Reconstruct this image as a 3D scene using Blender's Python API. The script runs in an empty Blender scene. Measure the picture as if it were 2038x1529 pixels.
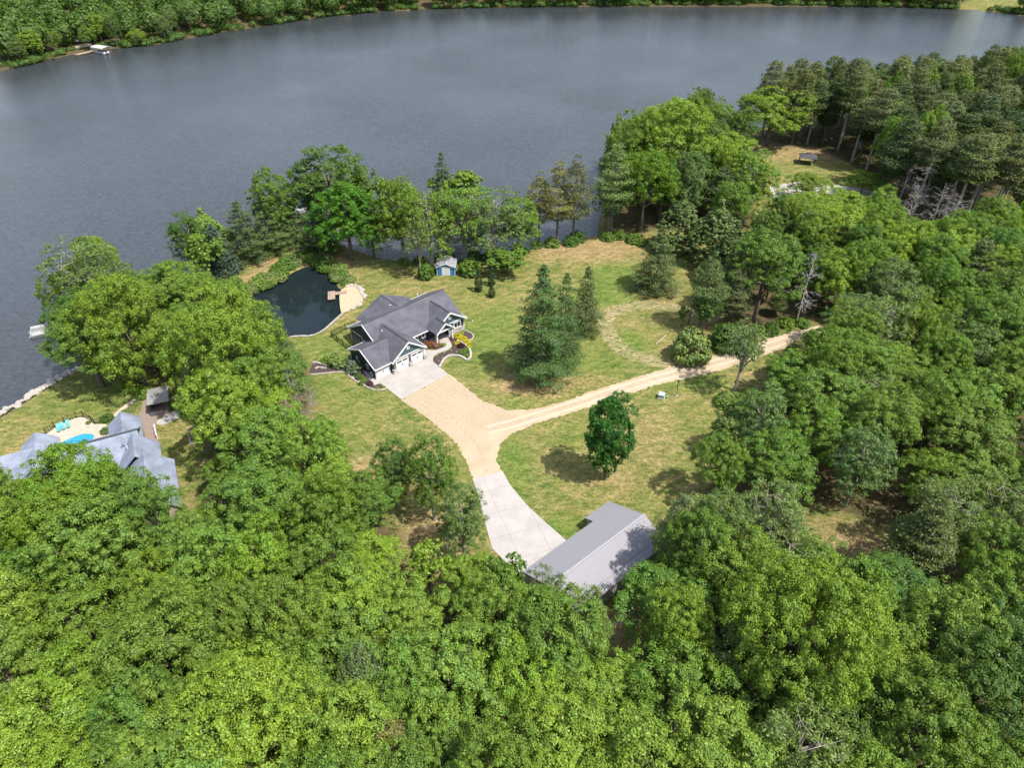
import bpy, math, random
import numpy as np
from mathutils import Vector, Matrix
random.seed(7); RNG = np.random.default_rng(11)
R = math.radians
S = bpy.context.scene
COL = S.collection
W0, H0, FPX, PITCH, CAMH = 2038.0, 1529.0, 1413.0, 37.5, 80.0

# ---------------------------------------------------------------- camera
cam_d = bpy.data.cameras.new('camera'); cam = bpy.data.objects.new('camera', cam_d); COL.objects.link(cam)
cam.location = (0, 0, CAMH); cam.rotation_euler = (R(90 - PITCH), 0, 0)
cam_d.sensor_fit = 'HORIZONTAL'; cam_d.sensor_width = 36.0; cam_d.lens = 36.0 * FPX / W0
cam_d.clip_start = 1.0; cam_d.clip_end = 6000.0
S.camera = cam

# ---------------------------------------------------------------- light
SUN_EL, SUN_AZ = 60.0, 122.0          # azimuth clockwise from +Y
w = bpy.data.worlds.new('World'); S.world = w; w.use_nodes = True
nt = w.node_tree; nt.nodes.clear()
wo = nt.nodes.new('ShaderNodeOutputWorld'); bg = nt.nodes.new('ShaderNodeBackground')
sk = nt.nodes.new('ShaderNodeTexSky'); sk.sky_type = 'NISHITA'; sk.sun_disc = False
sk.sun_elevation = R(SUN_EL); sk.sun_rotation = R(SUN_AZ); sk.air_density = 1.3; sk.dust_density = 2.5; sk.ozone_density = 1.5
tc = nt.nodes.new('ShaderNodeTexCoord'); mp = nt.nodes.new('ShaderNodeMapping'); mp.inputs['Scale'].default_value = (1, 1, 2.2)
cn = nt.nodes.new('ShaderNodeTexNoise'); cn.inputs['Scale'].default_value = 2.6; cn.inputs['Detail'].default_value = 7
cr = nt.nodes.new('ShaderNodeValToRGB'); cr.color_ramp.elements[0].position = .45; cr.color_ramp.elements[1].position = .68
mx = nt.nodes.new('ShaderNodeMix'); mx.data_type = 'RGBA'
mx.inputs['B'].default_value = (8.2, 9.0, 10.6, 1)
nt.links.new(tc.outputs['Generated'], mp.inputs['Vector']); nt.links.new(mp.outputs['Vector'], cn.inputs['Vector'])
nt.links.new(cn.outputs['Fac'], cr.inputs['Fac'])
cm = nt.nodes.new('ShaderNodeMath'); cm.operation = 'MULTIPLY'; cm.inputs[1].default_value = .75
nt.links.new(cr.outputs['Color'], cm.inputs[0]); nt.links.new(cm.outputs[0], mx.inputs['Factor'])
nt.links.new(sk.outputs['Color'], mx.inputs['A']); nt.links.new(mx.outputs['Result'], bg.inputs['Color'])
bg.inputs['Strength'].default_value = 0.13
nt.links.new(bg.outputs['Background'], wo.inputs['Surface'])
sd = bpy.data.lights.new('sun', 'SUN'); sun = bpy.data.objects.new('sun', sd); COL.objects.link(sun)
sd.energy = 4.8; sd.angle = R(0.5); sd.color = (1.0, .955, .88)
SDIR = Vector((math.cos(R(SUN_EL)) * math.sin(R(SUN_AZ)), math.cos(R(SUN_EL)) * math.cos(R(SUN_AZ)), math.sin(R(SUN_EL))))
sun.rotation_euler = SDIR.to_track_quat('Z', 'Y').to_euler()
S.view_settings.view_transform = 'Standard'; S.view_settings.look = 'None'
S.view_settings.exposure = 0.72; S.view_settings.gamma = 1.0
S.render.engine = 'CYCLES'
cy = S.cycles; cy.max_bounces = 6; cy.diffuse_bounces = 3; cy.glossy_bounces = 3; cy.transmission_bounces = 3; cy.transparent_max_bounces = 6

# ---------------------------------------------------------------- projection helpers (photo pixel <-> world)
CA, SA = math.cos(R(PITCH)), math.sin(R(PITCH))
def G(px, py, z=0.0):
    u = (px - W0 / 2) / FPX; v = -(py - H0 / 2) / FPX
    dx, dy, dz = u, CA + v * SA, -SA + v * CA
    t = (z - CAMH) / dz
    return (dx * t, dy * t, z)
def P(x, y, z):
    dz = z - CAMH
    d = y * CA - dz * SA; vv = y * SA + dz * CA
    return (W0 / 2 + FPX * x / d, H0 / 2 - FPX * vv / d)
def GP(pts, z=0.0, o=(0, 0), s=1.0):
    return [G(o[0] + a * s, o[1] + b * s, z)[:2] for a, b in pts]
def height_for(x, y, ty):
    lo, hi = 0.0, 70.0
    for _ in range(30):
        m = (lo + hi) / 2
        if P(x, y, m)[1] > ty: lo = m
        else: hi = m
    return lo
def inpoly(x, y, poly):
    x = np.asarray(x, float); y = np.asarray(y, float); c = np.zeros(x.shape, bool)
    n = len(poly)
    for i in range(n):
        x1, y1 = poly[i]; x2, y2 = poly[(i + 1) % n]
        if y1 == y2: continue
        cond = ((y1 > y) != (y2 > y)) & (x < (x2 - x1) * (y - y1) / (y2 - y1) + x1)
        c ^= cond
    return c
def dseg(x, y, pts, closed=False):
    d = np.full(np.shape(x), 1e9)
    n = len(pts)
    for i in range(n if closed else n - 1):
        x1, y1 = pts[i]; x2, y2 = pts[(i + 1) % n]
        vx, vy = x2 - x1, y2 - y1; L = vx * vx + vy * vy + 1e-9
        t = np.clip(((x - x1) * vx + (y - y1) * vy) / L, 0, 1)
        d = np.minimum(d, np.hypot(x - x1 - t * vx, y - y1 - t * vy))
    return d
def smooth_poly(pts, it=2, closed=True):
    for _ in range(it):
        q = []; n = len(pts)
        for i in range(n if closed else n - 1):
            a = pts[i]; b = pts[(i + 1) % n]
            q.append((a[0] * .75 + b[0] * .25, a[1] * .75 + b[1] * .25)); q.append((a[0] * .25 + b[0] * .75, a[1] * .25 + b[1] * .75))
        if not closed: q = [pts[0]] + q + [pts[-1]]
        pts = q
    return pts
def jag(pts, amp, step=.6):
    out = []; n = len(pts)
    for i in range(n):
        a = Vector(pts[i]); b = Vector(pts[(i + 1) % n]); k = max(1, int((b - a).length / step))
        for j in range(k):
            p = a.lerp(b, j / k); out.append((p.x + random.uniform(-amp, amp), p.y + random.uniform(-amp, amp)))
    return out

# ---------------------------------------------------------------- materials
MATS = {}
def newmat(name):
    m = bpy.data.materials.new(name); m.use_nodes = True; MATS[name] = m
    return m, m.node_tree, m.node_tree.nodes['Principled BSDF']
def N(t, k, **kw):
    n = t.nodes.new(k)
    for a, b in kw.items():
        if hasattr(n, a): setattr(n, a, b)
    return n
def plain(name, col, rough=.7, var=.15, scale=3.0, bump=0.0, metal=0.0, spec=.4, c2=None, detail=5, stretch=None):
    m, t, b = newmat(name)
    tcn = N(t, 'ShaderNodeTexCoord'); nz = N(t, 'ShaderNodeTexNoise'); nz.inputs['Scale'].default_value = scale; nz.inputs['Detail'].default_value = detail
    if stretch:
        mpn = N(t, 'ShaderNodeMapping'); mpn.inputs['Scale'].default_value = stretch
        t.links.new(tcn.outputs['Object'], mpn.inputs['Vector']); t.links.new(mpn.outputs['Vector'], nz.inputs['Vector'])
    else: t.links.new(tcn.outputs['Object'], nz.inputs['Vector'])
    rp = N(t, 'ShaderNodeValToRGB'); e = rp.color_ramp.elements
    c2 = c2 or tuple(min(1, c * (1 + var)) for c in col)
    e[0].position = .35; e[1].position = .65
    e[0].color = (*[c * (1 - var) for c in col], 1); e[1].color = (*c2, 1)
    t.links.new(nz.outputs['Fac'], rp.inputs['Fac']); t.links.new(rp.outputs['Color'], b.inputs['Base Color'])
    b.inputs['Roughness'].default_value = rough; b.inputs['Metallic'].default_value = metal
    b.inputs['Specular IOR Level'].default_value = spec
    if bump:
        bn = N(t, 'ShaderNodeBump'); bn.inputs['Strength'].default_value = bump; bn.inputs['Distance'].default_value = .05
        t.links.new(nz.outputs['Fac'], bn.inputs['Height']); t.links.new(bn.outputs['Normal'], b.inputs['Normal'])
    return m
def leafmat(name, trans=.3, vary=.45, warm=(1.14, 1.04, .7)):
    m, t, b = newmat(name); t.nodes.remove(b)
    out = t.nodes['Material Output']
    oi = N(t, 'ShaderNodeObjectInfo'); ge = N(t, 'ShaderNodeNewGeometry')
    mr = N(t, 'ShaderNodeMapRange'); mr.inputs['To Min'].default_value = 1 - vary; mr.inputs['To Max'].default_value = 1 + vary
    t.links.new(ge.outputs['Random Per Island'], mr.inputs['Value'])
    hs = N(t, 'ShaderNodeVectorMath', operation='SCALE'); t.links.new(oi.outputs['Color'], hs.inputs[0]); t.links.new(mr.outputs['Result'], hs.inputs['Scale'])
    tcn = N(t, 'ShaderNodeTexCoord'); nz = N(t, 'ShaderNodeTexNoise'); nz.inputs['Scale'].default_value = .45; nz.inputs['Detail'].default_value = 3
    t.links.new(ge.outputs['Position'], nz.inputs['Vector'])
    m2 = N(t, 'ShaderNodeMix', data_type='RGBA'); m2.blend_type = 'MULTIPLY'
    rp = N(t, 'ShaderNodeMapRange'); rp.inputs['From Min'].default_value = .35; rp.inputs['From Max'].default_value = .68
    t.links.new(nz.outputs['Fac'], rp.inputs['Value']); t.links.new(rp.outputs['Result'], m2.inputs['Factor'])
    t.links.new(hs.outputs['Vector'], m2.inputs['A']); m2.inputs['B'].default_value = (*warm, 1)
    d = N(t, 'ShaderNodeBsdfDiffuse'); tr = N(t, 'ShaderNodeBsdfTranslucent'); mxs = N(t, 'ShaderNodeMixShader'); mxs.inputs[0].default_value = trans
    gl = N(t, 'ShaderNodeBsdfGlossy'); gl.inputs['Roughness'].default_value = .45; gl.inputs['Color'].default_value = (.8, .85, .9, 1)
    mg = N(t, 'ShaderNodeMixShader'); mg.inputs[0].default_value = .012
    t.links.new(m2.outputs['Result'], d.inputs['Color'])
    tc2 = N(t, 'ShaderNodeMix', data_type='RGBA'); tc2.blend_type = 'MULTIPLY'; tc2.inputs['Factor'].default_value = 1
    tc2.inputs['B'].default_value = (1.25, 1.25, .7, 1)
    t.links.new(m2.outputs['Result'], tc2.inputs['A']); t.links.new(tc2.outputs['Result'], tr.inputs['Color'])
    t.links.new(d.outputs[0], mxs.inputs[1]); t.links.new(tr.outputs[0], mxs.inputs[2])
    t.links.new(mxs.outputs[0], mg.inputs[1]); t.links.new(gl.outputs[0], mg.inputs[2]); t.links.new(mg.outputs[0], out.inputs['Surface'])
    return m
LEAF = leafmat('leaf', .27, .42); NEEDLE = leafmat('needle', .12, .4, (1.1, 1.0, .75))
BARK = plain('bark', (.10, .082, .062), .9, .3, 4, .4)
BARKG = plain('pale_bark', (.24, .21, .18), .9, .25, 4, .4)
DEAD = plain('dead_wood', (.28, .26, .245), .9, .2, 4)
WHITE = plain('white_paint', (.55, .55, .545), .5, .05, 2)
SIDING = plain('dark_siding', (.028, .036, .048), .6, .12, 3)
SIDING2 = plain('slate_siding', (.05, .085, .11), .6, .12, 3)
GREYSID = plain('charcoal_siding', (.11, .105, .115), .6, .12, 3)
GLASS = plain('window_glass', (.015, .02, .025), .12, .2, 1, spec=.6)
SCREEN = plain('screen_mesh', (.02, .02, .025), .5, .2, 1)
BLACK = plain('black_metal', (.012, .012, .013), .5, .1, 3)
WOOD = plain('weathered_wood', (.27, .2, .15), .8, .2, 2, stretch=(1, 12, 1))
CEDARW = plain('cedar_wood', (.34, .15, .07), .8, .2, 3)
SAND = plain('sand', (.40, .29, .19), .95, .14, 2, .1)
MULCH = plain('mulch', (.05, .034, .03), .95, .35, 9, .3)
BLUEP = plain('blue_paint', (.03, .16, .36), .6, .08, 2)
METALW = plain('grey_wall_metal', (.27, .28, .28), .5, .08, 2)
GREYSH = plain('weathered_shingle', (.2, .2, .19), .9, .3, 6)
SHEDSH = plain('mottled_shingle', (.22, .22, .24), .9, .4, 3)
YEL = plain('pool_trim', (.6, .6, .55), .6, .1, 2)
TEAL = plain('teal_fabric', (.08, .30, .30), .7, .1, 2)
CANVAS = plain('canopy_canvas', (.36, .38, .38), .7, .06, 2)
UTIL = plain('utility_paint', (.30, .36, .34), .5, .06, 2)
STONE = plain('field_stone', (.34, .31, .28), .9, .25, 1.5, .2)
BRICK = plain('paver_brick', (.20, .15, .125), .9, .2, 5)
PATIOC = plain('patio_concrete', (.36, .31, .25), .9, .12, 1.2)

def roofmat(name, col, rows=.28, amp=.25):
    m, t, b = newmat(name)
    tcn = N(t, 'ShaderNodeTexCoord')
    a = N(t, 'ShaderNodeTexNoise'); a.inputs['Scale'].default_value = 4.5; a.inputs['Detail'].default_value = 6; a.inputs['Roughness'].default_value = .75
    c = N(t, 'ShaderNodeTexNoise'); c.inputs['Scale'].default_value = .5; c.inputs['Detail'].default_value = 3
    t.links.new(tcn.outputs['Object'], a.inputs['Vector']); t.links.new(tcn.outputs['Object'], c.inputs['Vector'])
    ad = N(t, 'ShaderNodeMath', operation='MULTIPLY_ADD'); ad.inputs[1].default_value = .6
    t.links.new(a.outputs['Fac'], ad.inputs[0]); t.links.new(c.outputs['Fac'], ad.inputs[2])
    rp = N(t, 'ShaderNodeValToRGB'); e = rp.color_ramp.elements; e[0].position = .6; e[1].position = 1.0
    e[0].color = (*[x * (1 - amp) for x in col], 1); e[1].color = (*[x * (1 + amp) for x in col], 1)
    t.links.new(ad.outputs[0], rp.inputs['Fac']); t.links.new(rp.outputs['Color'], b.inputs['Base Color'])
    b.inputs['Roughness'].default_value = .85; b.inputs['Specular IOR Level'].default_value = .3
    bn = N(t, 'ShaderNodeBump'); bn.inputs['Strength'].default_value = .4; bn.inputs['Distance'].default_value = .03
    t.links.new(a.outputs['Fac'], bn.inputs['Height']); t.links.new(bn.outputs['Normal'], b.inputs['Normal'])
    return m
SHINGLE = roofmat('charcoal_shingle', (.078, .077, .094))
SHINGLE2 = roofmat('blue_grey_shingle', (.18, .205, .262))
RIDGE = plain('ridge_shingle', (.05, .05, .06), .9, .15, 6)

def metalroof():
    m, t, b = newmat('ribbed_metal_roof')
    tcn = N(t, 'ShaderNodeTexCoord'); wv = N(t, 'ShaderNodeTexWave'); wv.wave_type = 'BANDS'; wv.bands_direction = 'X'
    wv.inputs['Scale'].default_value = .9; wv.inputs['Distortion'].default_value = 0
    t.links.new(tcn.outputs['Object'], wv.inputs['Vector'])
    rp = N(t, 'ShaderNodeValToRGB'); e = rp.color_ramp.elements; e[0].position = 0.75; e[1].position = .98
    e[0].color = (.225, .218, .235, 1); e[1].color = (.175, .17, .185, 1)
    t.links.new(wv.outputs['Fac'], rp.inputs['Fac']); t.links.new(rp.outputs['Color'], b.inputs['Base Color'])
    bn = N(t, 'ShaderNodeBump'); bn.inputs['Strength'].default_value = .6; bn.inputs['Distance'].default_value = .03
    t.links.new(wv.outputs['Fac'], bn.inputs['Height']); t.links.new(bn.outputs['Normal'], b.inputs['Normal'])
    b.inputs['Roughness'].default_value = .7; b.inputs['Specular IOR Level'].default_value = .2
    return m
METALROOF = metalroof()

def stonework():
    m, t, b = newmat('stone_veneer')
    tcn = N(t, 'ShaderNodeTexCoord'); v = N(t, 'ShaderNodeTexVoronoi'); v.inputs['Scale'].default_value = 3.2
    t.links.new(tcn.outputs['Object'], v.inputs['Vector'])
    rp = N(t, 'ShaderNodeValToRGB'); e = rp.color_ramp.elements; e[0].color = (.15, .14, .15, 1); e[1].color = (.45, .41, .4, 1)
    sx = N(t, 'ShaderNodeSeparateXYZ'); t.links.new(v.outputs['Color'], sx.inputs[0]); t.links.new(sx.outputs['X'], rp.inputs['Fac'])
    t.links.new(rp.outputs['Color'], b.inputs['Base Color']); b.inputs['Roughness'].default_value = .9
    return m
VENEER = stonework()

def concrete(name, col, joint=None, ang=0):
    m, t, b = newmat(name)
    ge = N(t, 'ShaderNodeNewGeometry')
    a = N(t, 'ShaderNodeTexNoise'); a.inputs['Scale'].default_value = .35; a.inputs['Detail'].default_value = 8; a.inputs['Roughness'].default_value = .7
    t.links.new(ge.outputs['Position'], a.inputs['Vector'])
    rp = N(t, 'ShaderNodeValToRGB'); e = rp.color_ramp.elements; e[0].position = .3; e[1].position = .7
    e[0].color = (*[x * .84 for x in col], 1); e[1].color = (*[x * 1.1 for x in col], 1)
    t.links.new(a.outputs['Fac'], rp.inputs['Fac'])
    last = rp.outputs['Color']
    # a few soft tyre and oil stains
    s = N(t, 'ShaderNodeTexNoise'); s.inputs['Scale'].default_value = .22; s.inputs['Detail'].default_value = 4
    mp_ = N(t, 'ShaderNodeMapping'); mp_.inputs['Location'].default_value = (31, 7, 0); t.links.new(ge.outputs['Position'], mp_.inputs['Vector']); t.links.new(mp_.outputs['Vector'], s.inputs['Vector'])
    r2 = N(t, 'ShaderNodeMapRange'); r2.inputs['From Min'].default_value = .6; r2.inputs['From Max'].default_value = .8; r2.inputs['To Max'].default_value = .35
    t.links.new(s.outputs['Fac'], r2.inputs['Value'])
    mm = N(t, 'ShaderNodeMix', data_type='RGBA'); mm.inputs['B'].default_value = (col[0] * .55, col[1] * .53, col[2] * .52, 1)
    t.links.new(r2.outputs['Result'], mm.inputs['Factor']); t.links.new(last, mm.inputs['A']); last = mm.outputs['Result']
    if joint:
        mj = N(t, 'ShaderNodeMapping'); mj.inputs['Rotation'].default_value = (0, 0, -ang); t.links.new(ge.outputs['Position'], mj.inputs['Vector'])
        br = N(t, 'ShaderNodeTexBrick'); br.offset = 0; br.inputs['Scale'].default_value = 1; br.inputs['Brick Width'].default_value = joint; br.inputs['Row Height'].default_value = joint
        br.inputs['Mortar Size'].default_value = .035; br.inputs['Mortar Smooth'].default_value = .3
        t.links.new(mj.outputs['Vector'], br.inputs['Vector'])
        mm2 = N(t, 'ShaderNodeMix', data_type='RGBA'); mm2.inputs['B'].default_value = (col[0] * .62, col[1] * .6, col[2] * .58, 1)
        t.links.new(br.outputs['Fac'], mm2.inputs['Factor']); t.links.new(last, mm2.inputs['A']); last = mm2.outputs['Result']
    t.links.new(last, b.inputs['Base Color']); b.inputs['Roughness'].default_value = .9
    return m
CONC = concrete('driveway_concrete', (.305, .28, .255), 3.6, R(42.8))
CONC2 = concrete('slab_concrete', (.32, .295, .28), 4.6, R(20))
WALKC = concrete('walk_concrete', (.305, .28, .255))

def dirtmat():
    m, t, b = newmat('dirt_gravel')
    ge = N(t, 'ShaderNodeNewGeometry')
    a = N(t, 'ShaderNodeTexNoise'); a.inputs['Scale'].default_value = 2.6; a.inputs['Detail'].default_value = 6; a.inputs['Roughness'].default_value = .75
    c = N(t, 'ShaderNodeTexNoise'); c.inputs['Scale'].default_value = .25; c.inputs['Detail'].default_value = 5
    for q in (a, c): t.links.new(ge.outputs['Position'], q.inputs['Vector'])
    rp = N(t, 'ShaderNodeValToRGB'); e = rp.color_ramp.elements; e[0].position = .3; e[1].position = .6
    e[0].color = (.19, .145, .09, 1); e[1].color = (.36, .285, .19, 1)
    t.links.new(a.outputs['Fac'], rp.inputs['Fac'])
    r2 = N(t, 'ShaderNodeValToRGB'); e = r2.color_ramp.elements; e[0].position = .35; e[1].position = .65
    e[0].color = (.30, .228, .148, 1); e[1].color = (.395, .305, .212, 1)
    t.links.new(c.outputs['Fac'], r2.inputs['Fac'])
    at = N(t, 'ShaderNodeAttribute'); at.attribute_name = 'rough_gravel'
    mm = N(t, 'ShaderNodeMix', data_type='RGBA'); t.links.new(at.outputs['Fac'], mm.inputs['Factor'])
    mc = N(t, 'ShaderNodeMix', data_type='RGBA'); mc.inputs['Factor'].default_value = .25
    t.links.new(r2.outputs['Color'], mc.inputs['A']); t.links.new(rp.outputs['Color'], mc.inputs['B'])
    t.links.new(mc.outputs['Result'], mm.inputs['A']); t.links.new(rp.outputs['Color'], mm.inputs['B'])
    t.links.new(mm.outputs['Result'], b.inputs['Base Color']); b.inputs['Roughness'].default_value = .95
    bn = N(t, 'ShaderNodeBump'); bn.inputs['Strength'].default_value = .3; bn.inputs['Distance'].default_value = .06
    t.links.new(a.outputs['Fac'], bn.inputs['Height']); t.links.new(bn.outputs['Normal'], b.inputs['Normal'])
    return m
DIRT = dirtmat()

def groundmat():
    m, t, b = newmat('meadow_ground')
    ge = N(t, 'ShaderNodeNewGeometry'); at = N(t, 'ShaderNodeVertexColor'); at.layer_name = 'zones'
    sp = N(t, 'ShaderNodeSeparateColor'); t.links.new(at.outputs['Color'], sp.inputs[0])
    def noise(sc, det=5, rough=.6, stretch=None, rot=0):
        n = N(t, 'ShaderNodeTexNoise'); n.inputs['Scale'].default_value = sc; n.inputs['Detail'].default_value = det; n.inputs['Roughness'].default_value = rough
        if stretch:
            q = N(t, 'ShaderNodeMapping'); q.inputs['Scale'].default_value = stretch; q.inputs['Rotation'].default_value = (0, 0, rot)
            t.links.new(ge.outputs['Position'], q.inputs['Vector']); t.links.new(q.outputs['Vector'], n.inputs['Vector'])
        else: t.links.new(ge.outputs['Position'], n.inputs['Vector'])
        return n.outputs['Fac']
    def ramp(v, stops):
        r = N(t, 'ShaderNodeValToRGB'); e = r.color_ramp.elements
        while len(e) < len(stops): e.new(.5)
        for i, (p_, c_) in enumerate(stops): e[i].position = p_; e[i].color = (*c_, 1)
        t.links.new(v, r.inputs['Fac']); return r.outputs['Color']
    def mix(f, a_, b_, blend='MIX'):
        x = N(t, 'ShaderNodeMix', data_type='RGBA'); x.blend_type = blend
        if isinstance(f, float): x.inputs['Factor'].default_value = f
        else: t.links.new(f, x.inputs['Factor'])
        for k, v_ in (('A', a_), ('B', b_)):
            if isinstance(v_, tuple): x.inputs[k].default_value = (*v_, 1)
            else: t.links.new(v_, x.inputs[k])
        return x.outputs['Result']
    def mask(chan, nv, lo=.25, hi=.85, gain=1.5):
        a_ = N(t, 'ShaderNodeMath', operation='MULTIPLY_ADD'); a_.inputs[1].default_value = gain; t.links.new(nv, a_.inputs[0]); t.links.new(chan, a_.inputs[2])
        r_ = N(t, 'ShaderNodeMapRange'); r_.inputs['From Min'].default_value = lo + gain * .5; r_.inputs['From Max'].default_value = hi + gain * .5
        t.links.new(a_.outputs[0], r_.inputs['Value']); return r_.outputs['Result']
    big = noise(.07, 6, .65); med = noise(.30, 7, .78, (1, 2.2, 1), R(-38)); fine = noise(1.3, 7, .85, (1, 1.5, 1), R(25)); vf = noise(3.6, 5, .9)
    lawn = ramp(big, [(.42, (.080, .118, .030)), (.52, (.138, .142, .044)), (.62, (.215, .170, .078))])
    lawn2 = ramp(med, [(.40, (.060, .095, .022)), (.50, (.150, .150, .045)), (.60, (.27, .205, .105))])
    g = mix(.62, lawn, lawn2)
    green = ramp(med, [(.4, (.060, .110, .022)), (.6, (.15, .17, .045))])
    g = mix(mask(sp.outputs['Green'], med), g, green)
    dry = ramp(med, [(.38, (.16, .125, .055)), (.5, (.23, .17, .085)), (.62, (.31, .225, .135))])
    g = mix(mask(sp.outputs['Red'], fine), g, dry)
    track = ramp(med, [(.38, (.22, .18, .105)), (.62, (.34, .28, .19))])
    g = mix(mask(at.outputs['Alpha'], fine, .4, .8, 1.6), g, track)
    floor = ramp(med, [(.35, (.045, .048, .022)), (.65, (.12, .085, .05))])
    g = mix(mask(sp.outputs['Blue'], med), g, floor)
    tuft = ramp(fine, [(.38, (.40, .46, .38)), (.5, (.95, .95, .92)), (.62, (1.45, 1.38, 1.35))])
    g = mix(.9, g, tuft, 'MULTIPLY')
    mw = N(t, 'ShaderNodeTexWave'); mw.inputs['Scale'].default_value = .16; mw.inputs['Distortion'].default_value = 2.5; mw.inputs['Detail'].default_value = 2; mw.inputs['Detail Scale'].default_value = .4
    mq = N(t, 'ShaderNodeMapping'); mq.inputs['Rotation'].default_value = (0, 0, R(48)); t.links.new(ge.outputs['Position'], mq.inputs['Vector']); t.links.new(mq.outputs['Vector'], mw.inputs['Vector'])
    g = mix(.55, g, ramp(mw.outputs['Fac'], [(.2, (.84, .9, .84)), (.8, (1.1, 1.06, 1.06))]), 'MULTIPLY')
    t2 = ramp(vf, [(.38, (.45, .5, .45)), (.62, (1.5, 1.45, 1.4))]); g = mix(.8, g, t2, 'MULTIPLY')
    t.links.new(g, b.inputs['Base Color']); b.inputs['Roughness'].default_value = 1; b.inputs['Specular IOR Level'].default_value = .1
    bn = N(t, 'ShaderNodeBump'); bn.inputs['Strength'].default_value = .7; bn.inputs['Distance'].default_value = .12
    t.links.new(fine, bn.inputs['Height']); t.links.new(bn.outputs['Normal'], b.inputs['Normal'])
    return m
GROUND = groundmat()

def watermat(name, deep, rough, bs, bd, s1, ior=1.33, spec=.5, ripple_paint=0):
    m, t, b = newmat(name)
    ge = N(t, 'ShaderNodeNewGeometry'); q = N(t, 'ShaderNodeMapping'); q.inputs['Scale'].default_value = (1, 1.6, 1); q.inputs['Rotation'].default_value = (0, 0, R(20))
    a = N(t, 'ShaderNodeTexNoise'); a.inputs['Scale'].default_value = s1; a.inputs['Detail'].default_value = 5; a.inputs['Roughness'].default_value = .6
    c = N(t, 'ShaderNodeTexNoise'); c.inputs['Scale'].default_value = .02; c.inputs['Detail'].default_value = 4
    t.links.new(ge.outputs['Position'], q.inputs['Vector']); t.links.new(q.outputs['Vector'], a.inputs['Vector']); t.links.new(ge.outputs['Position'], c.inputs['Vector'])
    mr = N(t, 'ShaderNodeMapRange'); mr.inputs['From Min'].default_value = .35; mr.inputs['From Max'].default_value = .65
    mr.inputs['To Min'].default_value = bs * .75; mr.inputs['To Max'].default_value = bs * 1.25
    t.links.new(c.outputs['Fac'], mr.inputs['Value'])
    bn = N(t, 'ShaderNodeBump'); bn.inputs['Distance'].default_value = bd
    t.links.new(mr.outputs['Result'], bn.inputs['Strength']); t.links.new(a.outputs['Fac'], bn.inputs['Height']); t.links.new(bn.outputs['Normal'], b.inputs['Normal'])
    rc = N(t, 'ShaderNodeValToRGB'); e = rc.color_ramp.elements; e[0].position = .40; e[1].position = .60
    e[0].color = (*[x * (1 - ripple_paint) for x in deep], 1); e[1].color = (*[x * (1 + ripple_paint * 1.3) for x in deep], 1)  # light and dark ripple speckle painted into the water's base colour
    n2 = N(t, 'ShaderNodeTexNoise'); n2.inputs['Scale'].default_value = .9; n2.inputs['Detail'].default_value = 4; n2.inputs['Roughness'].default_value = .8
    t.links.new(q.outputs['Vector'], n2.inputs['Vector']); t.links.new(n2.outputs['Fac'], rc.inputs['Fac']); t.links.new(rc.outputs['Color'], b.inputs['Base Color'])
    b.inputs['Roughness'].default_value = rough; b.inputs['IOR'].default_value = ior
    b.inputs['Specular IOR Level'].default_value = spec
    return m
LAKEM = watermat('lake_water', (.032, .036, .042), .06, .8, .17, 1.4, 1.42, ripple_paint=.25)
PONDM = watermat('pond_water', (.009, .015, .017), .03, .08, .03, 2.0)
POOLM = watermat('pool_water', (.03, .24, .38), .08, .2, .05, 2.0)

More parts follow.
